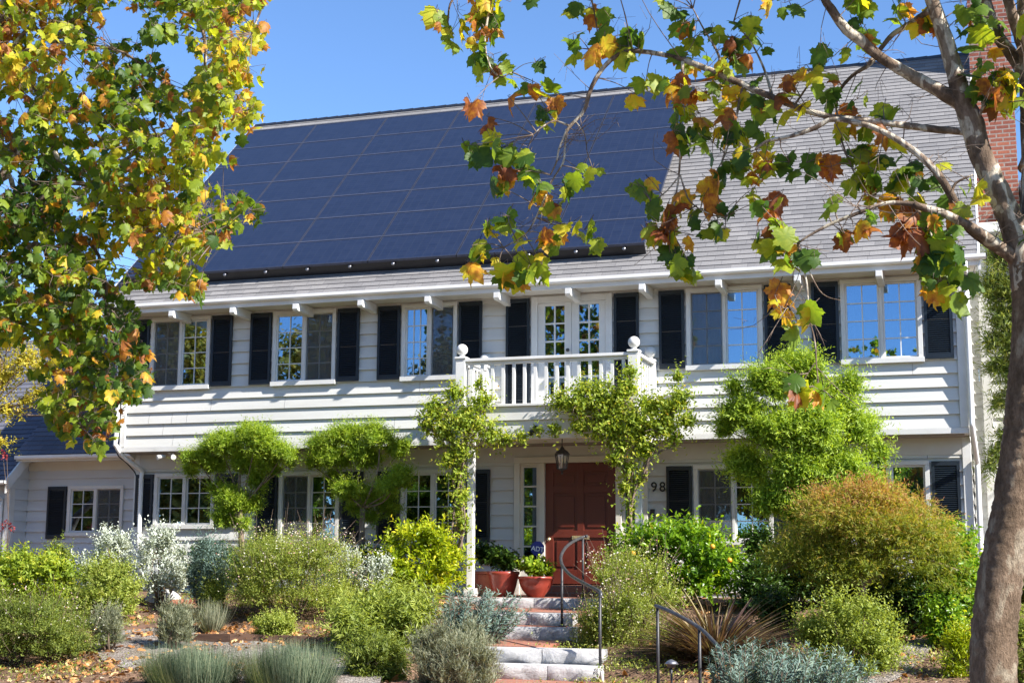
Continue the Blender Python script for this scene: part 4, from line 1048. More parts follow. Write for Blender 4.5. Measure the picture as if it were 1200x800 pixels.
shrub(90,160,620,-2.4,'silver leaved shrub left of its silver neighbour below the drainpipe','silver',T_OVAL,.055,620,9,.2,up=1.2,jit=.28,spread=.6,group=None)
shrub(152,226,622,-2.5,'tallest silver white shrub behind the white rock','silver',T_OVAL,.055,560,9,.22,up=1.2,jit=.28,spread=.6)
shrub(216,274,632,-2.9,'blue green spurge with upright spikes right of the silver shrubs','bluegreen',T_NEEDLE,.10,230,30,.34,up=1.8,jit=.25,spread=.75,fill=.35,name='spurge_plant',cat='plant')
shrub(-30,92,645,-2.9,'broad leafy yellow green shrub at the left edge by the wing','vine',T_OVAL,.075,900,9,.22,up=.6,spread=.75,depth=.7)
shrub(48,86,630,-1.2,'dusky low shrub under the far left shutter','mid',T_OVAL,.06,260,8,.2,up=.7)
shrub(80,166,654,-3.9,'upright mid green shrub beside the white rock and path','airy',T_OVAL,.042,1500,11,.22,up=.7,jit=.5,depth=.5)
shrub(-60,118,694,-6.1,'wide low olive green shrub in the lower left corner','mid',T_QUAD,.032,3800,12,.2,up=.7,jit=.55,flowers=250,sprig=120,depth=.8)
shrub(180,232,706,-5.2,'small round grey lavender clump beside the gravel path','lavender',T_NEEDLE,.07,420,16,.18,up=1.5,jit=.35,spread=.45,fill=.3,name='lavender',cat='plant')
shrub(386,520,684,-4.9,'green shrub with narrow leaves left of the blue green spikes','airy',T_NARROW,.11,1150,12,.32,up=.9,jit=.45,spread=.8,depth=.8,base=-1.25,rb=lambda b,d: np.full(len(b),.2))
shrub(480,592,726,-6.6,'grey green lavender mound at the foot of the steps','lavender',T_NEEDLE,.065,1500,16,.2,up=1.5,jit=.35,spread=.45,fill=.4,name='lavender',cat='plant',base=-1.45)
shrub(926,1066,690,-5.4,'pale green small leaved shrub in front of the bronze maple','airy',T_OVAL,.045,1500,10,.26,up=1.0,jit=.4,spread=.7,fill=.5,rb=lambda b,d: np.full(len(b),.35),base=-1.42)
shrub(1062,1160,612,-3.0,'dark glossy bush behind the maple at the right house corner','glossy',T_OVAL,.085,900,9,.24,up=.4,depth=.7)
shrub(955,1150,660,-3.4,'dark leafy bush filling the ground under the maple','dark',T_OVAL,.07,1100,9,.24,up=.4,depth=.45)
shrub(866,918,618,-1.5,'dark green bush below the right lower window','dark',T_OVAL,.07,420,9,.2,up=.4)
shrub(1100,1150,732,-5.6,'low yellow green plant left of the big tree trunk','citron',T_NARROW,.07,420,10,.2,up=.8,base=-1.35)
shrub(1158,1260,705,-5.6,'yellow green shrub at the right edge behind the trunk','airy',T_NARROW,.06,900,10,.24,up=.8,base=-1.3)
shrub(1180,1230,640,-2.0,'green bush at the far right by the back wing','mid',T_OVAL,.07,500,9,.24,up=.5)
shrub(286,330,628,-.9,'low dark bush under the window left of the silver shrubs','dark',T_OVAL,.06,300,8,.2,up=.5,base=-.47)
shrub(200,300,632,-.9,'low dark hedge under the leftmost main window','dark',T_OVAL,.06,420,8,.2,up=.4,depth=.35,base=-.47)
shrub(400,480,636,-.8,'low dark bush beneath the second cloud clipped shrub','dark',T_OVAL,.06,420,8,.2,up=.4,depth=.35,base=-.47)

shrub(396,486,742,-6.3,'low mid green shrub at the bottom edge between grass and lavender','mid',T_NARROW,.07,700,11,.24,up=.8,jit=.5,base=-1.42)
shrub(232,270,686,-3.4,'wispy pale green plant between the spurge and the airy bush','airy',T_NARROW,.06,300,10,.3,up=1.4,jit=.3,name='plant',cat='plant')
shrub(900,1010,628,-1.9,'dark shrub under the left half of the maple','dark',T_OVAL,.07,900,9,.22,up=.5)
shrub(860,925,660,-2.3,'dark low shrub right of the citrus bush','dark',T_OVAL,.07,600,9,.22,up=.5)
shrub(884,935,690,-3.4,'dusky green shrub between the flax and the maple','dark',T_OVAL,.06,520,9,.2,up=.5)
shrub(1076,1140,700,-4.2,'low leafy green plant below the maple near the big trunk','glossy',T_OVAL,.06,420,9,.2,up=.5)
shrub(104,150,712,-5.6,'small grey green clump at the left edge of the gravel path','lavender',T_NEEDLE,.06,420,14,.16,up=1.2,jit=.4,spread=.5,fill=.3,name='lavender',cat='plant')
shrub(226,268,652,-3.3,'silvery green upright plant right of the white rock','bluegreen',T_NARROW,.08,240,16,.3,up=1.6,jit=.3,name='plant',cat='plant')
shrub(296,348,716,-4.6,'low pale green plant at the foot of the large airy bush','airy',T_OVAL,.035,700,9,.14,up=.6,depth=.3,name='plant',cat='plant')
# spiky blue green groundcover, spurge in front right
def spikes(pxl, pxr, pyt, Y, label, mat, n, ln, leaf, per=34, lean=(.6,0), depth=.5, base=None, name='spurge_plant', thick=.006):
    cx_, rx, ry, zb, zt = shrub_frame(pxl, pxr, pyt, Y, depth, base)
    t = thing(name, (cx_, Y, zb-.02), label, 'plant'); m = MB(); PS, FW, NR, SZ_, RN = [], [], [], [], []
    for k in range(int(n*1.5)):
        a = random.uniform(0, 6.28); rr = math.sqrt(random.random())
        s = np.array([cx_+math.cos(a)*rr*rx*.75, Y+math.sin(a)*rr*ry, zb]); l = ln*random.uniform(.65,1.15)
        d = norm(np.array([math.cos(a)*rr*.5+lean[0]*random.uniform(.4,1.3), math.sin(a)*rr*.4+lean[1], 1.0])+RNG.normal(size=3)*.12)
        e = s+d*l; mid = s+d*l*.5+np.array([0,0,-.04]); m.tube([s, mid, e], [thick, thick*.8, thick*.4], 4, 2)
        tt = np.linspace(.15, 1, per); q = s[None]+(mid-s)[None]*(2*tt*(1-tt))[:,None]*2*.5+(e-s)[None]*(tt**2)[:,None]+(mid-s)[None]*(tt*(1-tt))[:,None]
        sd = norm(np.cross(np.repeat(d[None],per,0), RNG.normal(size=(per,3))))
        PS.append(q); FW.append(norm(d*.65+sd)); NR.append(norm(d[None]-sd*.5+RNG.normal(size=(per,3))*.2)); SZ_.append(np.full(per, leaf)*(1.1-.5*tt)); RN.append(.5*random.random()+.25*RNG.random(per)+.25*tt)
    leaf_mesh('foliage', np.concatenate(PS), np.concatenate(FW), np.concatenate(NR), np.concatenate(SZ_), np.concatenate(RN), T_NARROW, L[mat], t)
    m.build('stem', M['stem'], t)
spikes(512,580,690,-4.9,'blue green spiky plant leaning over the left end of the steps','bluegreen',60,.72,.10,lean=(.5,-.1),depth=.35,base=-1.0,per=44)
spikes(824,992,748,-7.4,'pale blue green spurge with leaning spikes at the bottom right','bluegreen',130,.66,.105,lean=(.35,-.05),depth=.5,base=-1.42,per=44)
spikes(800,835,772,-7.8,'low blue green tuft by the lower handrail post','bluegreen',20,.22,.05,lean=(0,0),depth=.12,base=-1.42)
def grass(pxl, pxr, pyt, Y, label, mat, n, h, w=.02, droop=.35, spread=.35, base=None, depth=None, name='grass_clump', cat='grass', rndb=0, T=None):
    cx_, rx, ry, zb, zt = shrub_frame(pxl, pxr, pyt, Y, depth, base)
    t = tag(leaf_mesh(name, *(lambda a, rr, hh: (
        np.stack([cx_+np.cos(a)*rr*rx*.6, Y+np.sin(a)*rr*ry*.6, np.full(n, zb)], 1),
        norm(np.stack([np.cos(a)*rr*spread+RNG.normal(size=n)*.15, np.sin(a)*rr*spread+RNG.normal(size=n)*.15, np.ones(n)], 1)),
        norm(np.stack([-np.cos(a)-.001, -np.sin(a), np.full(n,.4)], 1)*-1), hh, np.clip(RNG.random(n)+rndb,0,1)))(RNG.random(n)*6.283, np.sqrt(RNG.random(n)), h*(.55+.6*RNG.random(n))),
        T_B, L[mat], None, (cx_, Y, zb), wid=np.full(n, w/.06/h)), label, cat)
    return t
T_B = tmpl_blade(.06, .35, 4)
grass(158,296,744,-7.3,'blue grey grass clump at the bottom edge left of its twin','sage',4200,.50,.006,base=-1.40,depth=.45,spread=1.1)
grass(280,404,738,-7.2,'blue grey grass clump at the bottom edge near the narrow leaved shrub','sage',4200,.54,.006,base=-1.40,depth=.45,spread=1.1)
grass(575,690,765,-8.2,'dry straw coloured grass in front of the lowest step','lavender',900,.20,.005,base=-1.30,depth=.4,rndb=.5)
grass(235,262,690,-4.2,'wispy grass tuft between the airy bush and the white rock','lavender',500,.42,.006,spread=1.2)
# bronze flax: long arching straps
cx_, rx, ry, zb, zt = shrub_frame(792,884,672,-5.0,.4)
zb = -1.22; fx = thing('flax_plant', (cx_, -5.0, zb), 'bronze flax with long arching leaves beside the lower handrail', 'plant')
n = 1200; a = RNG.random(n)*6.283; rr = np.sqrt(RNG.random(n)); T_F = tmpl_blade(.032, .55, 7)
leaf_mesh('leaves', np.stack([cx_+np.cos(a)*rr*.14, -5.0+np.sin(a)*rr*.14, np.full(n, zb)], 1),
    norm(np.stack([np.cos(a)*rr*.95, np.sin(a)*rr*.9, np.full(n,1.0)], 1)+RNG.normal(size=(n,3))*.16), norm(np.stack([-np.cos(a), -np.sin(a), np.full(n,.8)], 1)),
    (.50+.55*RNG.random(n)), RNG.random(n), T_F, L['flax'], fx)
n = 160; a = RNG.random(n)*6.283; T_F2 = tmpl_blade(.045, 1.1, 7)
leaf_mesh('dry_leaves', np.stack([cx_+np.cos(a)*.15, -5.0+np.sin(a)*.15, np.full(n, zb+.05)], 1),
    norm(np.stack([np.cos(a)*1.6, np.sin(a)*1.6, np.full(n,.9)], 1)+RNG.normal(size=(n,3))*.2), norm(np.stack([-np.cos(a), -np.sin(a), np.full(n,.8)], 1)),
    (.4+.3*RNG.random(n)), RNG.random(n)*.6, T_F2, L['flax'], fx)

# ---- japanese maple: weeping dome
mt = thing('japanese_maple', (P(1010,720,-3.9)[0], -3.9, -1.0), 'weeping japanese maple dome turning from green to orange before the right wall', 'tree')
mb = []
def mlobe(x0, x1, y0, y1, n, Yc, ry):
    c = P((x0+x1)/2, (y0+y1)/2, Yc); rx = c[0]-P(x0, (y0+y1)/2, Yc)[0]; rz = P((x0+x1)/2, y0, Yc)[2]-c[2]
    for d in sph(n*3)[:n]:
        if d[2] < -.3: d[2] *= -1
        r = random.uniform(.18,.30); mb.append((c[0]+d[0]*(rx-r*.7), Yc+d[1]*(ry-r*.5), c[2]+d[2]*(rz-r*.5), r*1.2, r*1.1, r*.75))
mlobe(925,1110,562,680,46,-3.9,.85); mlobe(960,1090,590,720,30,-4.2,.45); mlobe(985,1060,570,640,16,-4.1,.4); mlobe(895,1000,625,700,22,-3.9,.7); mlobe(1020,1138,620,735,26,-3.9,.75); mlobe(940,1040,640,715,14,-4.0,.7)
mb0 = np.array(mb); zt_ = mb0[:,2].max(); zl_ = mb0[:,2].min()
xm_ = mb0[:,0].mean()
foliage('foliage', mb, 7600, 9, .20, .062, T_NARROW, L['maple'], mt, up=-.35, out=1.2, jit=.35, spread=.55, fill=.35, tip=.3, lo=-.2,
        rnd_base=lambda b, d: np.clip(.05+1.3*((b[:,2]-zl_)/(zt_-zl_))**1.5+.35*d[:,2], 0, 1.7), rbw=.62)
m = MB(); b0 = np.array([P(1010,720,-3.9)[0], -3.9, -1.05]); top = b0+np.array([0,0,1.0]); m.tube([b0, b0+(.04,0,.4), top], [.07,.06,.05], 9, 3, .08)
for b in mb[::3]: 
    c = np.array(b[:3]); m.tube([top+(0,0,-.2), (top+c)/2+(0,0,.15), c], [.03,.018,.006], 6, 3)
m.build('trunk', M['bark_plain'], mt)

# ---- pots
def pot(px, pyb, Y, prof, label, mat, lab2, leafmat, h, r, T=T_BROAD, leaf=.075, n=170):
    c = P(px, pyb, Y); c[2] = -.449; t = thing('planter', tuple(c), label, 'plant pot', 'potted plants at the top of the steps')
    m = MB(); m.lathe(c, prof, 28); m.build('pot', M[mat], t)
    m = MB(); zt = prof[-1][1] if prof[-1][1] > .1 else prof[-2][1]; 
    rim = max(p[0] for p in prof)
    m.lathe((c[0],c[1],c[2]), [(rim*.85, zt-.05), (rim*.80, zt-.03)], 20); m.build('potting_soil', M['soil'], t)
    bl = dome((c[0], c[1], c[2]+zt+h*.35), (r, r*.9, h*.6), 9, .5, 0)
    foliage('foliage', bl, n, 7, .14, leaf, T, L[leafmat], t, up=.7, jit=.4, spread=.8, fill=.2, tip=.2, flat=.5)
    return t
bowl = [(.0,0),(.12,0),(.13,.02),(.20,.10),(.245,.19),(.255,.26),(.27,.265),(.27,.30),(.235,.30),(.22,.24)]
tall = [(.0,0),(.14,0),(.15,.02),(.19,.15),(.225,.31),(.24,.33),(.24,.37),(.205,.37),(.195,.30)]
pot(628,697,-1.02,bowl,'red glazed bowl of bright green geranium at the top of the steps','pot','', 'yellowgreen', .27,.27, leaf=.085, n=170)
pot(590,697,-.92,tall,'tall red pot of dark geranium left of the bowl','pot','', 'dark', .30,.30, leaf=.09, n=210)
# oblong trough
c = P(569,697,-.75); t = thing('planter', (c[0], c[1], -.449), 'terracotta trough of dark plants behind the post', 'plant pot')
m = MB(); m.hexa([(c[0]-.22,c[1]-.13,-.448),(c[0]+.22,c[1]-.13,-.448),(c[0]+.22,c[1]+.13,-.448),(c[0]-.22,c[1]+.13,-.448),(c[0]-.26,c[1]-.16,-.12),(c[0]+.26,c[1]-.16,-.12),(c[0]+.26,c[1]+.16,-.12),(c[0]-.26,c[1]+.16,-.12)])
m.box(c[0]-.28,c[0]+.28,c[1]-.18,c[1]+.18,-.119,-.08); m.build('trough', M['terracotta'], t, bevel=.01)
foliage('foliage', dome((c[0],c[1],.08),(.28,.2,.2),9,.5,0), 200, 7, .15, .085, T_BROAD, L['dark'], t, up=.7, fill=.2, flat=.5)

# ---- white rock, path light, stub post, edging
c = G(190, 704); m = MB(); n_ = 18
for j in range(9):
    ph = (j/8)*math.pi/2
    for i in range(n_):
        th = 2*math.pi*i/n_; r = math.cos(ph)**.7*(1+.10*math.sin(3*th+1)+random.uniform(-.04,.04))
        m.v.append((c[0]+.30*r*math.cos(th), c[1]+.2*r*math.sin(th), c[2]-.03+.22*math.sin(ph)*(1+.15*math.cos(th+2))))
for j in range(8):
    for i in range(n_):
        k = (i+1) % n_; m.f.append((j*n_+i, j*n_+k, (j+1)*n_+k, (j+1)*n_+i)); m.sm.append(False)
m.f.append(tuple(range(n_-1,-1,-1))); m.sm.append(False)
tag(m.build('rock', M['stone'], None, tuple(c)), 'white rounded rock in front of the silver shrubs', 'rock')
c = P(787,800,-6.9); c[2] = -1.28; h_ = P(787,778,-6.9)[2]-c[2]
t = thing('path_light', tuple(c), 'small mushroom path light behind the lower handrail', 'path light')
m = MB(); m.lathe(c, [(.012,0),(.012,h_)], 8); m.build('stake', M['iron'], t)
m = MB(); m.lathe((c[0],c[1],c[2]+h_), [(.012,-.03),(.04,-.03),(.042,0),(.075,.002),(.05,.03),(.01,.05)], 16); m.build('lamp_hood', M['metal'], t)
c = P(705.5,784,-5.9); c[2] = -1.27
m = MB(); m.lathe(c, [(.022,0),(.022,.13),(.018,.145),(.0,.146)], 12); tag(m.build('garden_stub_light', M['gutter'], None, tuple(c)), 'short pale stub post at the foot of the upper handrail', 'post')
def edging(pts, h, w, label, name='garden_edging', mat='wood', zo=.0):
    pts = [np.array(p) for p in pts]; t = None; m = MB()
    for a, b in zip(pts[:-1], pts[1:]):
        za, zb_ = gz(a[0],a[1])+zo, gz(b[0],b[1])+zo; d = norm(np.array([b[0]-a[0], b[1]-a[1], 0])); s = np.array([-d[1], d[0], 0])*w/2
        A = np.array([a[0],a[1],za]); B_ = np.array([b[0],b[1],zb_])
        m.hexa([A-s-(0,0,.1), B_-s-(0,0,.1), B_+s-(0,0,.1), A+s-(0,0,.1), A-s+(0,0,h), B_-s+(0,0,h), B_+s+(0,0,h), A+s+(0,0,h)])
    tag(m.build(name, M[mat], None, tuple(pts[0])), label, 'edging')
edging([G(228,752), G(270,752), G(320,753), G(385,757), G(440,765)], .10, .07, 'brown timber edging between the gravel path and the airy bush')
edging([G(140,741), G(185,738), G(240,740)], .07, .07, 'short brown timber edging behind the small lavender clump')
edging([G(196,707), G(216,706), G(236,706)], .05, .12, 'low brick edging just right of the white rock', mat='terracotta')
# gravel path on the left
pl = [(128,736),(190,735),(250,748),(330,757),(400,768),(450,790),(440,830),(380,835),(300,800),(210,790),(150,786),(118,775),(110,755)]
pp = [G(x, y) for x, y in pl]; cc = np.mean(pp, 0); m = MB()
bm_pts = []
for r in np.linspace(0, 1, 9):
    for p in pp: q = cc+(p-cc)*r; m.v.append((q[0], q[1], gz(q[0], q[1])+.022))
k = len(pp)
for j in range(8):
    for i in range(k): m.f.append((j*k+i, j*k+(i+1) % k, (j+1)*k+(i+1) % k, (j+1)*k+i)); m.sm.append(True)
tag(m.build('gravel_path', M['gravel']), kind='structure')
pl = [(1040,765),(1075,750),(1095,752),(1085,775),(1050,800),(1000,815),(985,800)]
pp = [G(x, y) for x, y in pl]; cc = np.mean(pp, 0); m = MB(); k = len(pp)
for r in np.linspace(0, 1, 7):
    for p in pp: q = cc+(p-cc)*r; m.v.append((q[0], q[1], gz(q[0], q[1])+.022))
for j in range(6):
    for i in range(k): m.f.append((j*k+i, j*k+(i+1) % k, (j+1)*k+(i+1) % k, (j+1)*k+i)); m.sm.append(True)
tag(m.build('gravel_path', M['gravel']), kind='structure')

# ---- fallen leaves
n = 5200; X = RNG.uniform(-17, 2, n); Y_ = RNG.uniform(-10.5, -1.8, n)
k = 0.5+.5*np.sin(X*2.3+1)*np.cos(Y_*1.9+X*.7)+RNG.normal(size=n)*.3; keep = (k > .6)
X, Y_ = X[keep], Y_[keep]
ex = []
for (x, y, c_, s) in ((250,748,160,.35),(160,743,60,.25),(243,690,40,.12),(170,690,45,.15),(200,790,50,.4),(60,790,40,.4),(380,750,120,.4),(90,780,50,.3),(890,745,60,.3),(1080,745,60,.25),(870,790,50,.3),(440,780,60,.3),(500,760,30,.2)):
    p = G(x, y); ex.append(np.stack([p[0]+RNG.normal(size=c_)*s*1.4, p[1]+RNG.normal(size=c_)*s], 1))
ex = np.concatenate(ex); X = np.concatenate([X, ex[:,0]]); Y_ = np.concatenate([Y_, ex[:,1]])
ok = ~((np.abs(X+5.6) < 1.6) & (Y_ > -6.2)); X, Y_ = X[ok], Y_[ok]
Z = np.array([gz(a, b) for a, b in zip(X, Y_)])+.025+RNG.random(len(X))*.03; n = len(X)
fw = norm(np.stack([RNG.normal(size=n), RNG.normal(size=n), RNG.normal(size=n)*.25], 1)); nr = norm(np.stack([RNG.normal(size=n)*.35, RNG.normal(size=n)*.35, np.ones(n)], 1))
tag(leaf_mesh('fallen_leaves', np.stack([X, Y_, Z], 1), fw, nr, .045+.06*RNG.random(n), RNG.random(n), T_PLANE, L['fallen'], curl=RNG.random(n)*2.2), 'dry orange brown leaves scattered on the beds and path', 'leaves', kind='stuff')
# bark chips, pebbles
n = 26000; X = RNG.uniform(-15, 2, n); Y_ = RNG.uniform(-10, -2.5, n); ok = ~((np.abs(X+5.6) < 1.9) & (Y_ > -6.2)); X, Y_ = X[ok], Y_[ok]; n = len(X)
Z = np.array([gz(a, b) for a, b in zip(X, Y_)])+.012+RNG.random(n)*.015
fw = norm(np.stack([RNG.normal(size=n), RNG.normal(size=n), RNG.normal(size=n)*.2], 1)); nr = norm(np.stack([RNG.normal(size=n)*.5, RNG.normal(size=n)*.5, np.ones(n)], 1))
L['chip'] = leaf_mat('bark_chip', [(0,(.05,.03,.02)),(.5,(.20,.12,.08)),(.9,(.38,.27,.19)),(1,(.5,.42,.34))], .9, 0)
tag(leaf_mesh('bark_mulch', np.stack([X, Y_, Z], 1), fw, nr, .02+.045*RNG.random(n), RNG.random(n), T_QUAD, L['chip']), 'brown bark chips over the soil of the beds', 'mulch', kind='stuff')
# low ground cover between shrubs
def cover(name, label, mat, regions, T=T_OVAL, leaf=.03, h=.08, cat='ground cover'):
    PS = []
    for (x, y, r, c_) in regions:
        p = G(x, y); q = np.stack([p[0]+RNG.normal(size=c_)*r*1.3, p[1]+RNG.normal(size=c_)*r], 1); PS.append(q)
    PS = np.concatenate(PS); n = len(PS); Z = np.array([gz(a, b) for a, b in PS])+.02+h*RNG.random(n)**2
    fw = norm(RNG.normal(size=(n,3))+[0,0,.8]); nr = norm(RNG.normal(size=(n,3))*.5+[0,0,1])
    tag(leaf_mesh(name, np.stack([PS[:,0], PS[:,1], Z], 1), fw, nr, leaf*(.6+.8*RNG.random(n)), RNG.random(n), T, L[mat]), label, cat, kind='stuff')
cover('ground_cover', 'low green ground cover creeping between the shrubs', 'airy', [(130,735,.25,900),(20,700,.5,1500),(300,700,.6,1800),(420,740,.5,1500),(690,770,.35,900),(720,790,.3,700),(760,790,.3,600),(980,770,.4,900),(1120,780,.4,1400),(1050,745,.3,700),(60,790,.4,900),(240,700,.3,500)])

# ================================================================ PLANE TREES IN FRONT
def tree_branches(mb, branches):
    for pts, r in branches:
        mb.tube(pts, r, 9 if max(r) > .03 else 6, 5, .06)
def D(px, py, Y): return P(px, py, Y)
rt = thing('plane_tree', (-.02, -13.0, -1.52), 'plane tree in the right foreground with mottled trunk and turning leaves', 'tree')
YT = -13.0
trunk = [(np.array([.0,YT,-1.62])), P(1165,800,YT), P(1167,720,YT), P(1177,650,YT), P(1189,590,YT), P(1198,530,YT), P(1204,480,YT), P(1207,420,YT), P(1209,360,YT), P(1208,310,YT)]
m = MB(); m.tube(trunk, [.17,.126,.122,.118,.116,.117,.120,.106,.104,.108], 24, 14, .05)
low = m.build('trunk', M['bark_low'], rt)
def px_r(wpx_, Y): return wpx_/2/CF*(abs(Y+CD)*1.02)
limbs = [
 ([(1208,340),(1200,298),(1183,255),(1166,217),(1149,180),(1139,145),(1126,110),(1115,70),(1103,32),(1092,0),(1070,-60),(1040,-140)], [42,36,28,26,25,27,22,19,17,16,12,6], [-13,-13,-13,-13,-13,-13,-13.02,-13.04,-13.06,-13.1,-13.2,-13.3]),
 ([(1208,350),(1210,280),(1211,200),(1208,120),(1206,60),(1202,0),(1195,-80),(1190,-180)], [38,30,26,24,22,20,16,8], [-13,-12.95,-12.9,-12.9,-12.9,-12.85,-12.8,-12.7]),
 ([(1208,100),(1188,68),(1168,40),(1155,0),(1142,-60),(1125,-130)], [16,15,14,12,10,6], [-12.9,-12.85,-12.8,-12.75,-12.7,-12.6]),
 ([(1206,200),(1230,120),(1262,20),(1290,-100)], [26,22,18,8], [-12.9,-12.8,-12.6,-12.4]),
 ([(1204,70),(1194,40),(1184,10),(1165,-60)], [16,14,12,8], [-12.9,-13.0,-13.1,-13.2]),
 ([(1128,122),(1095,103),(1060,84),(1030,66),(1010,48),(992,35),(975,12),(962,-10),(940,-70)], [19,16,14,12,14,12,11,9,4], [-13.0,-13.05,-13.1,-13.15,-13.2,-13.25,-13.3,-13.35,-13.5]),
 ([(1138,155),(1100,152),(1060,147),(1020,142),(975,137),(940,128),(900,112),(872,100),(840,86),(800,70),(770,63),(742,60),(722,66),(705,82),(692,105),(684,130),(668,148),(662,158)], [9,8.5,8,7.5,7,7.5,8,8.5,8,7,6,6,6,6,5.5,5,4.5,4], [-13,-13.0,-13.05,-13.1,-13.1,-13.1,-13.05,-13,-13,-12.95,-12.9,-12.9,-12.9,-12.9,-12.9,-12.9,-12.9,-12.9]),
 ([(1200,312),(1170,288),(1140,268),(1110,252),(1070,240)], [17,14,12,10,8], [-13,-13.1,-13.2,-13.3,-13.35]),
 ([(1185,300),(1152,280),(1132,262),(1118,235),(1100,205),(1075,180),(1042,158),(1010,145),(975,140),(955,150),(925,160),(900,165),(885,175)], [14,12,11,10,9,8,7,6.5,6,6,5,4,3], [-13.05,-13.1,-13.15,-13.15,-13.2,-13.2,-13.2,-13.2,-13.2,-13.2,-13.2,-13.2,-13.2]),
 ([(1075,240),(1040,238),(1010,248),(975,262),(950,275),(935,285)], [7,5,4.5,4,3,2.5], [-13.35,-13.35,-13.4,-13.4,-13.4,-13.4]),
 ([(1090,12),(1075,22),(1060,32),(1045,42),(1030,60),(1020,75),(1000,88),(985,105),(980,122)], [8,7,7,6,5.5,5,4.5,4,3], [-13.1,-13.0,-12.95,-12.9,-12.9,-12.9,-12.9,-12.9,-12.9]),
 ([(1018,75),(1030,60)], [5,5], [-13.15,-12.9]),
 ([(590,-40),(578,0),(571,25),(568,50),(573,75),(585,90),(600,85)], [6,4,3.5,3,2.5,2,1.5], [-12.6]*7),
 ([(700,-60),(693,-10),(697,18),(700,45),(690,58)], [5,3,2,2,1], [-12.6]*5),
 ([(590,-40),(560,-30),(530,0),(525,25)], [6,4,3,2], [-12.6]*4),
 ([(1070,-60),(980,-120),(850,-130),(700,-110),(590,-40)], [14,12,10,8,6], [-13.2,-13.1,-12.9,-12.7,-12.6]),
 ([(662,158),(655,175),(652,190),(645,205)], [3,2.6,2.2,1.6], [-12.9]*4), ([(664,152),(662,170),(660,190),(648,210),(640,228)], [3.5,3,2.6,2,1.5], [-12.9]*5),
 ([(668,148),(650,142),(634,150),(625,158)], [3,2.5,2,1.5], [-12.9,-12.95,-13,-13]), ([(640,228),(628,255),(615,275),(590,290)], [2.5,2.2,2,1.4], [-12.9]*4),
 ([(675,143),(685,158),(688,178)], [2,1.6,1], [-12.9]*3), ([(800,72),(798,140),(796,200),(790,240),(785,270)], [4,3,2.6,2.2,1.5], [-13,-12.95,-12.9,-12.9,-12.9]),
 ([(797,205),(780,225),(760,240)], [2.2,1.8,1.2], [-12.9]*3), ([(797,205),(808,235),(830,250),(850,255)], [2.4,2,1.6,1.2], [-12.9]*4),
 ([(935,285),(945,330),(948,370),(955,400),(957,430),(960,455)], [3,2.4,2,1.8,1.6,1.4], [-13.4]*6), ([(955,425),(945,440),(935,458)], [1.5,1.3,1], [-13.4]*3),
 ([(935,285),(960,340),(985,352)], [2,1.5,.8], [-13.4,-13.4,-13.4]), ([(940,335),(925,360),(912,358)], [1.4,1.1,.8], [-13.4]*3),
 ([(1070,240),(1085,260),(1095,290),(1100,330)], [4,3,2.4,1.6], [-13.3]*4), ([(1010,248),(1005,240),(1015,225)], [2.5,2,1.5], [-13.4]*3),
 ([(905,112),(895,80),(880,50),(860,25)], [4,3,2,1.5], [-13,-12.9,-12.9,-12.9]), ([(850,90),(840,60),(825,35),(812,10)], [4,3,2,1.5], [-13,-12.95,-12.9,-12.9]),
 ([(870,100),(862,140),(850,180),(840,200)], [4,3,2.2,1.5], [-13.0]*4), ([(930,125),(950,95),(960,75)], [3,2,1.5], [-13.1]*3), ([(980,122),(985,160),(1000,200),(1020,230)], [3,2.5,2,1.4], [-13]*4),
 ([(1140,160),(1150,130),(1160,115),(1180,120)], [5,4,3,2], [-13,-13.05,-13.1,-13.1]),
 ([(1115,230),(1120,215),(1140,205)], [4,3,2], [-13.15]*3),
]
m = MB(); LIMB = []
for pts, w_, ys_l in limbs:
    q = [P(x, y, yy) for (x, y), yy in zip(pts, ys_l)]; r_ = [px_r(w, yy) for w, yy in zip(w_, ys_l)]
    m.tube(q, r_, 14 if max(r_) > .05 else 7, 6, .05 if max(r_) > .03 else .08); LIMB.append(q)
m.build('branches', M['bark_high'], rt)
LP = np.concatenate([np.array([a+(b-a)*t for t in np.linspace(0,1,6)]) for q in LIMB for a, b in zip(q[:-1], q[1:])])
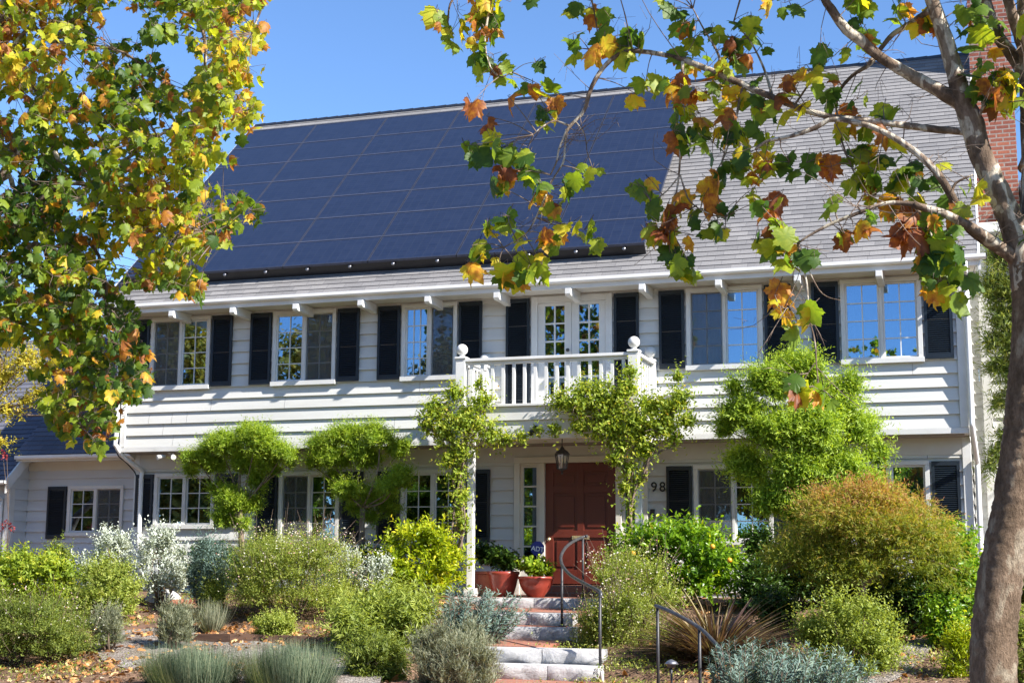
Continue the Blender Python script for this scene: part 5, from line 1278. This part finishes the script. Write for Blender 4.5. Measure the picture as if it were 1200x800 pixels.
# leaf clusters: pixel centre, pixel radius, count, colour bias, depth Y
cl = [
 (512,18,9,3,.2,-12.6),(520,30,14,4,.35,-12.6),(530,42,14,5,-.1,-12.6),(548,8,18,8,.3,-12.6),(560,22,14,5,.35,-12.6),(575,5,14,5,.2,-12.6),(578,22,9,3,-.2,-12.6),(550,48,9,3,-.1,-12.6),(575,45,9,3,.1,-12.6),(560,62,12,4,-.2,-12.6),(578,70,14,5,-.15,-12.6),(586,88,10,4,.35,-12.6),(612,98,14,5,-.2,-12.6),(628,78,12,3,-.3,-12.6),(562,92,6,1,-.1,-12.6),(642,107,7,2,.3,-12.7),(655,115,8,2,.3,-12.7),(553,125,9,2,.5,-12.8),
 (672,5,12,3,-.2,-12.6),(690,15,14,5,0,-12.6),(625,2,6,1,-.1,-12.6),(673,43,10,3,-.35,-12.7),(672,60,9,2,-.2,-12.7),(700,40,9,2,-.3,-12.7),(705,58,12,4,.35,-12.9),(725,70,13,4,.0,-12.9),(735,45,12,4,-.25,-12.9),(748,50,8,2,-.2,-12.9),
 (625,105,9,2,.1,-12.9),(595,115,6,1,.3,-12.9),(640,135,11,4,0,-12.9),(570,140,9,2,.5,-12.9),(575,165,9,3,.2,-12.9),(545,175,9,3,-.2,-12.9),(590,180,17,8,0,-12.9),(566,192,8,2,-.3,-12.9),(615,190,13,5,-.05,-12.9),(603,203,9,3,.35,-12.9),(587,225,12,4,-.1,-12.9),(625,205,11,3,-.1,-12.9),(655,140,6,1,0,-12.9),
 (595,262,20,9,.05,-12.9),(572,272,12,4,-.1,-12.9),(560,292,13,5,-.05,-12.9),(555,312,9,2,.1,-12.9),(640,230,17,8,-.15,-12.9),(665,225,13,5,-.15,-12.9),(650,250,14,6,.35,-12.9),(680,205,11,4,.15,-12.9),(695,202,7,2,.0,-12.9),(640,285,20,9,-.1,-12.9),(665,270,13,5,.1,-12.9),(685,275,13,5,.0,-12.9),(690,290,9,2,-.05,-12.9),(622,318,17,7,0,-12.9),(585,318,14,5,.2,-12.9),(608,325,13,5,-.05,-12.9),(635,315,11,4,.3,-12.9),
 (745,115,11,3,.45,-12.9),(757,100,11,4,.1,-12.9),(790,15,11,4,-.15,-12.9),(800,35,15,6,-.1,-12.9),(812,50,12,4,.05,-12.9),(802,72,11,4,.2,-12.9),(835,40,12,4,-.2,-12.9),(850,60,12,4,-.2,-12.9),(865,25,10,3,-.25,-12.9),(885,38,12,3,-.1,-12.9),(870,72,14,5,.1,-12.9),(895,55,9,2,-.35,-12.9),(860,55,9,3,.4,-12.9),(830,85,13,5,.2,-13),(850,90,11,4,.1,-13),
 (785,100,15,6,.35,-13),(770,110,12,4,.1,-13),(805,110,15,6,.2,-13),(825,115,15,6,.15,-13),(845,108,13,5,.1,-13),(800,130,15,7,.15,-13),(820,140,17,8,.25,-13),(845,135,15,6,.15,-13),(865,125,15,6,.25,-13),(885,100,12,4,-.1,-13),(895,125,13,5,-.05,-13),(790,160,13,5,-.15,-13),(812,165,15,6,-.05,-13),(835,175,18,8,.0,-13),(862,160,17,7,-.1,-13),(885,155,17,7,-.15,-13),(880,185,15,7,.35,-13),(900,175,12,4,.2,-13),(860,195,14,6,-.2,-13),(880,205,12,5,.3,-13),(845,205,10,3,-.15,-13),(900,200,10,4,.35,-13),(885,225,12,4,.2,-13),(905,240,11,4,.35,-13),(925,195,11,4,-.2,-13),(915,120,11,3,.3,-13.1),(935,130,8,2,.5,-13.1),
 (755,225,11,4,.0,-12.9),(766,218,7,1,.5,-12.9),(745,215,8,2,-.1,-12.9),(762,245,10,3,.0,-12.9),(795,240,14,6,.3,-12.9),(778,255,11,4,.2,-12.9),(808,250,9,3,-.2,-12.9),(825,235,10,3,-.3,-12.9),(842,225,9,2,-.3,-12.9),(850,250,11,4,-.3,-12.9),(840,265,11,4,-.25,-12.9),(820,270,10,3,-.2,-12.9),(850,275,13,5,-.25,-12.9),(758,275,10,4,.5,-12.9),(778,272,10,4,.5,-12.9),(790,285,12,4,.0,-12.9),(785,305,16,6,-.15,-12.9),(805,310,14,6,-.15,-12.9),(812,320,9,2,.0,-12.9),(797,320,10,3,-.1,-12.9),(813,280,8,2,.5,-12.9),
 (960,75,10,2,-.2,-13.1),(945,82,13,4,.3,-13.1),(930,105,12,3,.2,-13.1),(955,100,13,4,.2,-13.1),(975,90,8,2,.4,-13.1),(975,120,10,3,-.1,-13),(1005,122,13,4,-.1,-13),(1010,155,12,4,-.1,-13),(980,150,10,3,.1,-13),(990,135,8,3,.3,-13),(1035,130,11,3,-.2,-13),(1040,160,13,3,.25,-13.1),(965,185,14,5,.45,-13),(975,200,10,3,.2,-13),(945,195,9,2,-.2,-13),
 (1010,180,15,6,-.05,-13),(1030,185,13,5,.1,-13),(1055,185,12,4,.1,-13),(1065,195,12,4,-.1,-13),(1020,210,14,6,.0,-13),(1000,215,11,4,.1,-13),(1045,215,14,6,.05,-13),(1025,235,14,7,.3,-13),(1050,240,14,6,.25,-13),(1070,260,14,6,.5,-13.1),(1055,275,11,5,.5,-13.1),(1080,215,10,3,-.05,-13.1),(1075,235,10,3,.1,-13.1),(1100,215,9,2,.1,-13.1),(995,190,9,3,.2,-13),(1110,240,8,2,.2,-13.1),(1095,185,9,2,.1,-13.1),
 (1095,270,14,5,-.1,-13.3),(1110,285,16,7,-.2,-13.3),(1090,295,14,6,.0,-13.3),(1125,250,11,4,.1,-13.2),(1140,225,11,4,.1,-13.1),(1105,310,18,9,-.15,-13.3),(1120,325,14,6,-.1,-13.3),(1095,330,14,6,.0,-13.3),(1110,345,12,5,.0,-13.3),(1083,272,9,4,.45,-13.3),(1140,325,6,1,.0,-13.3),(1092,345,8,3,.4,-13.3),
 (990,278,9,3,.5,-13.4),(1000,270,9,2,-.1,-13.4),(972,232,9,2,-.1,-13.4),(968,247,9,2,.0,-13.4),(1018,258,9,3,-.1,-13.4),(910,265,9,3,.35,-13.4),(905,290,12,4,-.1,-13.4),(925,290,12,5,.15,-13.4),(920,305,10,3,.2,-13.4),(885,285,10,3,-.3,-13.4),(945,310,11,4,-.3,-13.4),(912,272,8,2,.3,-13.4),(888,240,8,2,-.3,-13.4),
 (908,350,9,3,.35,-13.4),(915,368,9,2,.45,-13.4),(948,370,9,2,.0,-13.4),(958,378,6,1,.4,-13.4),(940,385,6,1,.1,-13.4),
 (925,452,15,4,-.1,-13.6),(945,460,14,4,.4,-13.6),(965,465,11,3,.3,-13.6),(975,470,7,1,.0,-14.2),
 (1000,8,14,5,-.1,-13.2),(1015,15,9,3,.1,-13.2),(1018,45,9,2,.5,-13.2),(1000,30,9,3,-.2,-13.2),(990,65,8,2,.4,-13.2),(1050,15,10,3,-.1,-13),(1060,8,8,2,.4,-13),(1080,30,11,3,-.2,-13.0),(1095,35,11,4,.1,-13),(1130,25,16,6,-.1,-13.1),(1150,40,15,5,-.2,-13.1),(1160,55,11,3,.1,-13),(1140,12,12,4,-.2,-13),(1175,30,9,3,-.2,-12.9),(1145,85,11,4,.0,-13.1),(1165,95,13,6,.1,-13.1),(1180,108,13,6,.2,-13.1),(1150,115,12,5,-.2,-13.1),(1185,125,11,4,-.1,-13.1),(1170,118,12,5,.35,-13.1),(1190,90,9,3,.2,-13.1),(1195,105,9,3,.0,-13.1),
 (920,8,10,3,.0,-13.3),(905,5,8,2,.4,-13.3),(930,18,9,2,-.2,-13.3),(780,2,8,2,.0,-12.9),(1140,330,6,1,.1,-13.3),
]
# growth above the picture
for _ in range(150):
    cl.append((RNG.uniform(480,1330), RNG.uniform(-230,-30), 20, 7, RNG.uniform(-.2,.3), RNG.uniform(-13.8,-12.2)))
for _ in range(45): cl.append((RNG.uniform(1215,1420), RNG.uniform(-60,330), 20, 7, RNG.uniform(-.2,.3), RNG.uniform(-13.6,-12.3)))
def plane_leaves(parent, cl, LP, sz, mat, name='leaves', maxtw=.9, twig_n=3, base=.41, spreadc=.20, oor=0.07, pet=.05, num=1.0, tw=None):
    PO, FW, NR, SZ2, RN = [], [], [], [], []; tw = tw or MB()
    for (x, y, r, n, bias, yy) in cl:
        n = max(1, int(n*num+random.random()))
        c = P(x, y, yy); rr = r/CF*(CD+yy)
        dd = np.linalg.norm(LP-c, axis=1); j = int(dd.argmin()); a = LP[j]
        hub = c+np.array([0,0,rr*.5])
        if dd[j] < maxtw*3:
            mid = (a+hub)/2+np.array([0,0,.04*dd[j]])+RNG.normal(size=3)*.03*dd[j]; tw.tube([a, mid, hub], [.0045,.003,.002], 4, 3)
        for k in range(n):
            p = c+RNG.normal(size=3)*rr*np.array([.5,.7,.5])
            s = sz*random.uniform(.5,1.28)
            down = norm(np.array([RNG.normal()*.7, RNG.normal()*.7-.15, -.75+RNG.normal()*.45]))
            nn = norm(np.array([RNG.normal()*.5, -.55+RNG.normal()*.5, .65]))
            st = p-down*s*.5; PO.append(st); FW.append(down); NR.append(nn); SZ2.append(s)
            v = base+bias+RNG.normal()*spreadc
            if RNG.random() < oor: v = .9+RNG.normal()*.06
            RN.append(min(max(v, .02), .99))
            if twig_n: tw.tube([hub, st-down*pet*.4+(0,0,.02), st], [.0022,.0018,.0015], 3)
    PO, FW, NR, SZ2, RN = map(np.array, (PO, FW, NR, SZ2, RN))
    leaf_mesh(name, PO, FW, NR, SZ2, RN, T_PLANE, L[mat], parent, wid=.85+.35*RNG.random(len(PO)), curl=np.where(RN > .8, .45, 0)+RNG.random(len(PO))*.6)
    tw.build('twigs', M['twig'], parent)
# bare fine twigs on the right tree
FT = MB()
for _ in range(150):
    a = LP[RNG.integers(0, len(LP))]
    if a[2] > 4.5: continue
    d = norm(np.array([RNG.normal(), RNG.normal()*.6, RNG.normal()*.8])); l = random.uniform(.12,.4); b_ = a+d*l+(0,0,.03); mid = a+d*l*.5+RNG.normal(size=3)*.03
    FT.tube([a, mid, b_], [.003,.0022,.0012], 4, 2)
    for q in range(3):
        s = a+(b_-a)*random.uniform(.3,.9); e = s+norm(d+RNG.normal(size=3)*.8)*random.uniform(.04,.12); FT.tube([s, e], [.0016,.0008], 3)

plane_leaves(rt, cl, LP, .117, 'plane', num=.88, tw=FT)
# ---- left foreground plane tree
YL = -9.6
lt = thing('plane_tree', (-11.6, YL, -1.4), 'dense yellowing plane tree hanging into the picture from the left', 'tree')
m = MB(); m.tube([(-11.6,YL,-1.5),(-11.55,YL,.5),(-11.3,YL,2.2),(-11.1,YL,4.0),(-10.9,YL+.1,6.0),(-10.7,YL,8.5)], [.24,.19,.17,.14,.10,.03], 18, 6, .04)
m.build('trunk', M['bark_low'], lt)
lim = [
 ([(-11.4,YL,1.8)],[(-20,70),(10,68),(40,55),(75,30),(110,5),(150,-40)],[.05,.035,.026,.022,.018,.014,.008]),
 ([(-11.3,YL,2.2)],[(-20,92),(10,97),(40,105),(65,125),(90,145),(110,170)],[.05,.03,.02,.016,.013,.010,.006]),
 ([(-11.45,YL,1.0)],[(-15,232),(20,222),(60,215),(110,216),(150,217),(190,215)],[.05,.032,.025,.022,.020,.018,.010]),
 ([(-11.3,YL,2.4)],[(10,60),(60,50),(100,52),(140,60),(165,75),(190,90)],[.04,.022,.018,.015,.013,.010,.006]),
 ([(-11.2,YL,3.0)],[(20,-20),(90,-10),(160,-25),(230,20),(240,80),(225,110)],[.06,.04,.034,.028,.02,.014,.008]),
 ([(-11.4,YL,1.4)],[(20,180),(80,200),(140,190),(185,160),(235,130),(270,110)],[.05,.03,.022,.018,.014,.010,.006]),
 ([(-11.45,YL,.9)],[(10,260),(60,270),(110,290),(125,350),(115,420),(110,490)],[.05,.03,.022,.018,.013,.010,.005]),
 ([(-11.45,YL,1.0)],[(40,240),(100,240),(160,245),(210,262),(255,278)],[.05,.028,.022,.018,.012,.006]),
 ([(-11.45,YL,.7)],[(20,300),(60,330),(80,400),(85,460),(95,500)],[.045,.028,.02,.015,.010,.005]),
 ([(-11.0,YL,4.0)],[(120,-120),(200,-150),(280,-100),(310,-20),(295,40)],[.06,.045,.035,.026,.016,.008]),
]
m = MB(); LL = []
for st, pts, r_ in lim:
    q = [np.array(st[0])]+[P(x, y, YL+.12*math.sin(i*1.7+len(pts))) for i, (x, y) in enumerate(pts)]; m.tube(q, r_, 9, 5, .06); LL.append(q)
m.build('branches', M['bark_high'], lt)
LP2 = np.concatenate([np.array([a+(b-a)*t for t in np.linspace(0,1,8)]) for q in LL for a, b in zip(q[:-1], q[1:])])
poly = [(312,-80),(306,0),(300,30),(306,60),(296,90),(303,112),(290,150),(281,180),(262,196),(250,215),(262,228),(298,245),(290,262),(262,280),(240,292),(222,300),(240,345),(222,352),(200,338),(172,345),(160,330),(150,345),(158,380),(166,405),(160,430),(176,448),(172,462),(140,475),(142,500),(118,515),(108,530),(92,518),(70,515),(58,480),(45,440),(48,400),(20,398),(-60,380),(-160,330),(-200,-120),(100,-200),(300,-180)]
def inpoly(x, y):
    c = False; j = len(poly)-1
    for i in range(len(poly)):
        xi, yi = poly[i]; xj, yj = poly[j]
        if (yi > y) != (yj > y) and x < (xj-xi)*(y-yi)/(yj-yi)+xi: c = not c
        j = i
    return c
holes = [(278,182,30,22,.97),(262,210,24,16,.95),(232,250,16,10,.5),(150,345,20,12,.6),(40,330,14,10,.5),(70,120,12,10,.6),(110,235,12,9,.6),(212,70,30,20,.97),(150,30,26,26,.8),(135,15,20,14,.8),(15,120,24,18,.85),(20,150,22,16,.7),(10,205,16,14,.8),(175,105,16,10,.6),(150,312,20,17,.97),(135,318,14,14,.9),(262,165,10,12,.7),(140,205,22,8,.6),(65,165,14,12,.5),(180,20,16,14,.6),(25,50,14,12,.6),(90,80,16,10,.55),(245,200,12,10,.6),(108,500,10,10,.6),(130,470,8,12,.5)]
cl2 = []; tries = 0
while len(cl2) < 1950 and tries < 40000:
    tries += 1; x = random.uniform(-200, 314); y = random.uniform(-200, 532)
    if not inpoly(x, y): continue
    if any(((x-hx)/rx)**2+((y-hy)/ry)**2 < 1 and random.random() < pr for hx, hy, rx, ry, pr in holes): continue
    if (x < -30 or y < -30) and random.random() < .5: continue
    if (y < 170 and x > 60) and random.random() < .25: continue
    bias = .25*math.sin(x*.021+1)*math.sin(y*.017+.5)+(.12 if x > 200 and y < 200 else 0)+(-.12 if y > 330 else 0)+(.25 if x < 90 and y < 130 and random.random() < .4 else 0)  # low clusters pushed darker green, shade painted into their leaf colour
    cl2.append((x, y, 13, random.choice((4,5,6,7)), bias, YL+random.uniform(-.75,.85)))
plane_leaves(lt, cl2, LP2, .100, 'plane_left', maxtw=.5, twig_n=1, base=.365, spreadc=.17, oor=.12)

# ---- yellow small-leaved tree beyond on the left
yt = thing('garden_tree', (-18.4, -1.6, -.5), 'small golden leaved tree before the left wing roof', 'tree')
bl = []
for (x, y, r) in ((10,400,22),(30,420,24),(5,440,24),(50,435,18),(30,470,14),(65,470,14),(75,485,8),(10,480,18),(45,460,12),(-30,430,40),(-40,480,40),(0,520,14),(-25,380,30),(75,455,8)):
    c = P(x, y, -1.6); rr = r/CF*26; bl.append((*c, rr, rr, rr*.75))
foliage('foliage', bl, 1500, 7, .22, .065, T_OVAL, L['gold'], yt, up=.2, jit=.6, spread=.8, fill=.2, tip=.2, lo=-1.1)
m = MB(); m.tube([(-18.4,-1.6,-.55), (-18.3,-1.6,1.0), tuple(P(-10,470,-1.6)), tuple(P(-5,400,-1.6))], [.09,.075,.05,.02], 8, 4, .08)
for b in bl: c = np.array(b[:3]); s = P(-10,480,-1.6); m.tube([s, (s+c)/2+RNG.normal(size=3)*.05, c], [.022,.014,.006], 6, 3)
m.build('trunk', M['bark_plain'], yt)
# red flowering stem by the left wing
c = P(9,600,.2); fp = thing('flowering_plant', (c[0], .2, -.47), 'dark red flowers on thin stems against the left wing wall', 'flower')
m = MB(); PS = []
for (x, y) in ((8,612),(13,618),(3,530),(8,535),(5,616)):
    e = P(x, y, .2); m.tube([(c[0], .2, -.47), (c[0]+.03, .2, (e[2]-.47)/2), e], [.006,.005,.004], 5, 3); PS += [e+RNG.normal(size=3)*.035 for _ in range(16)]
m.build('stem', M['stem'], fp); PS = np.array(PS); n = len(PS)
L['red'] = leaf_mat('dark_red_petal', [(0,(.12,.01,.012)),(1,(.30,.03,.03))], .6, .2, tcol=.9)
leaf_mesh('petals', PS, sph(n), sph(n), np.full(n,.045), RNG.random(n), T_BROAD, L['red'], fp)

# ---- willow-like tree right, between house and trunk
wt = thing('willow_leaved_tree', (1.4, 1.5, -.5), 'narrow leaved evergreen tree at the right house corner behind the trunk', 'tree')
bl = []
for (x, y, r) in ((1178,300,22),(1165,330,18),(1190,345,24),(1172,370,22),(1162,400,14),(1185,400,22),(1175,430,20),(1170,470,12),(1190,460,20),(1165,345,14),(1180,510,14),(1168,530,14),(1160,545,10),(1215,330,34),(1220,400,40),(1225,470,34),(1215,270,26),(1190,285,14),(1165,300,10),(1240,540,30)):
    c = P(x, y, 1.5); rr = r/CF*23; bl.append((*c, rr, rr*.8, rr*.9))
foliage('foliage', bl, 3800, 10, .28, .13, T_NEEDLE, L['willow'], wt, up=-.1, jit=.6, spread=.6, fill=.2, tip=.3, lo=-1.1)
m = MB(); m.tube([(1.4,1.5,-.55),(1.35,1.5,1.2),(1.25,1.5,2.8),(1.2,1.5,4.4)], [.09,.075,.055,.02], 8, 4, .08)
for b in bl: c = np.array(b[:3]); s = np.array([1.3,1.5,max(.6,c[2]-.6)]); m.tube([s, (s+c)/2+RNG.normal(size=3)*.06, c], [.02,.012,.005], 5, 3)
m.build('trunk', M['bark_plain'], wt)
# shaggy tree behind chimney
bt = thing('garden_tree', (2.2, 6.5, -.5), 'yellow green tree rising behind the back wing below the chimney', 'tree')
bl = []
for (x, y, r) in ((1160,240,16),(1175,250,22),(1195,240,16),(1155,262,12),(1190,275,26),(1220,250,30),(1165,285,20)):
    c = P(x, y, 6.0); rr = r/CF*27.5; bl.append((*c, rr, rr, rr*.9))
foliage('foliage', bl, 1100, 9, .3, .11, T_NARROW, L['gold'], bt, up=.3, jit=.5, spread=.6, fill=.3, lo=-1.1)
m = MB(); m.tube([(2.2,9.9,-.5),(2.1,9.0,2.5),(1.6,6.6,5.5)], [.14,.11,.06], 8, 4, .08); m.build('trunk', M['bark_plain'], bt)

# ---- street trees behind the viewer (they show in the window panes)
def street_tree(x, y, h, r, label):
    t = thing('street_tree', (x, y, -1.55), label, 'tree', 'street trees across the road'); bl = dome((x, y, h-r*.9), (r, r, r*.95), 30, .42, -.6)
    foliage('foliage', bl, 2600, 6, .7, .38, T_BROAD, L['street'], t, up=.2, jit=.6, spread=.8, fill=.35, lo=-.9)
    m = MB(); m.tube([(x,y,-1.6),(x+.1,y,h*.35),(x,y,h*.7)], [.3,.24,.12], 10, 4, .06)
    for b in bl[1:14]: m.tube([(x,y,h*.35),((x+b[0])/2,(y+b[1])/2,(h*.35+b[2])/2+.3),b[:3]], [.12,.08,.03], 6, 3)
    m.build('trunk', M['bark_plain'], t)
for x, y, h, r, lb in ((-52,-46,13,5.6,'tall rusty street tree across the road, farthest left of the tall ones'),(-43,-50,14.5,6.0,'tallest rusty street tree across the road'),(-34,-47,12.5,5.2,'rusty street tree across the road with a round crown'),
                    (-26,-52,12,5.0,'broad street tree across the road opposite the front door'),(-17,-48,8.0,4.2,'low street tree across the road opposite the balcony'),(-8,-50,7.5,4.0,'lowest street tree across the road'),
                    (1,-48,10.5,4.0,'slim street tree across the road opposite the right windows'),(-62,-44,12,5.4,'broad street tree at the far left across the road'),(10,-50,8,4.4,'street tree across the road at the far right')):
    street_tree(x, y, h, r, lb)
hb = []
for i in range(60): hb.append((-80+1.6*i+random.uniform(-.5,.5), -41+random.uniform(-.6,.6), random.uniform(1.8,3.6), 1.7, 1.4, random.uniform(3.2,4.4)))
hd = thing('hedge', (-33,-41,-1.55), 'unseen tall hedge across the road, added to block bright sky in the window reflections', 'hedge')  # added out of view to keep pale sky from mirroring in the lower panes
foliage('foliage', hb, 13000, 6, .8, .46, T_BROAD, L['street'], hd, up=.3, jit=.6, fill=.4)

# ================================================================ WORLD, SUN, CAMERA
sun_v = np.array([3.0, -1.0, 2.38]); sun_v /= np.linalg.norm(sun_v)
elev = math.asin(sun_v[2]); az = math.atan2(sun_v[0], sun_v[1])      # from +Y clockwise
w = bpy.data.worlds.new('World'); scene.world = w; w.use_nodes = True
nt = w.node_tree; nt.nodes.clear(); o = N(nt, 'ShaderNodeOutputWorld'); bg = N(nt, 'ShaderNodeBackground'); sky = N(nt, 'ShaderNodeTexSky')
sky.sky_type = 'NISHITA'; sky.sun_disc = False; sky.sun_elevation = elev; sky.sun_rotation = az; sky.air_density = 1.0; sky.dust_density = .0; sky.ozone_density = 7.0; sky.altitude = 1200
bg.inputs['Strength'].default_value = .098
nt.links.new(sky.outputs[0], bg.inputs[0]); nt.links.new(bg.outputs[0], o.inputs[0])
ld = bpy.data.lights.new('sun', 'SUN'); ld.energy = 4.9; ld.angle = R(.53); ld.color = (1, .94, .87)
lo_ = bpy.data.objects.new('sun', ld); COL.objects.link(lo_); lo_.location = (20,-20,30)
from mathutils import Vector, Matrix
lo_.rotation_euler = Vector(sun_v).to_track_quat('Z', 'Y').to_euler()
cd = bpy.data.cameras.new('camera'); cd.sensor_width = 36; cd.lens = CF/1200*36; cd.clip_end = 1000; cd.clip_start = .1
co = bpy.data.objects.new('camera', cd); COL.objects.link(co)
mw = Matrix(((_r2[0], _u2[0], -_fw[0], 0), (_r2[1], _u2[1], -_fw[1], -CD), (_r2[2], _u2[2], -_fw[2], 0), (0,0,0,1))); co.matrix_world = mw
scene.camera = co
vs = scene.view_settings; vs.view_transform = 'Standard'; vs.look = 'None'; vs.exposure = EXPO; vs.gamma = 1; vs.use_curve_mapping = False
scene.cycles.max_bounces = 6; scene.cycles.diffuse_bounces = 3; scene.cycles.glossy_bounces = 3; scene.cycles.transmission_bounces = 4; scene.cycles.transparent_max_bounces = 10
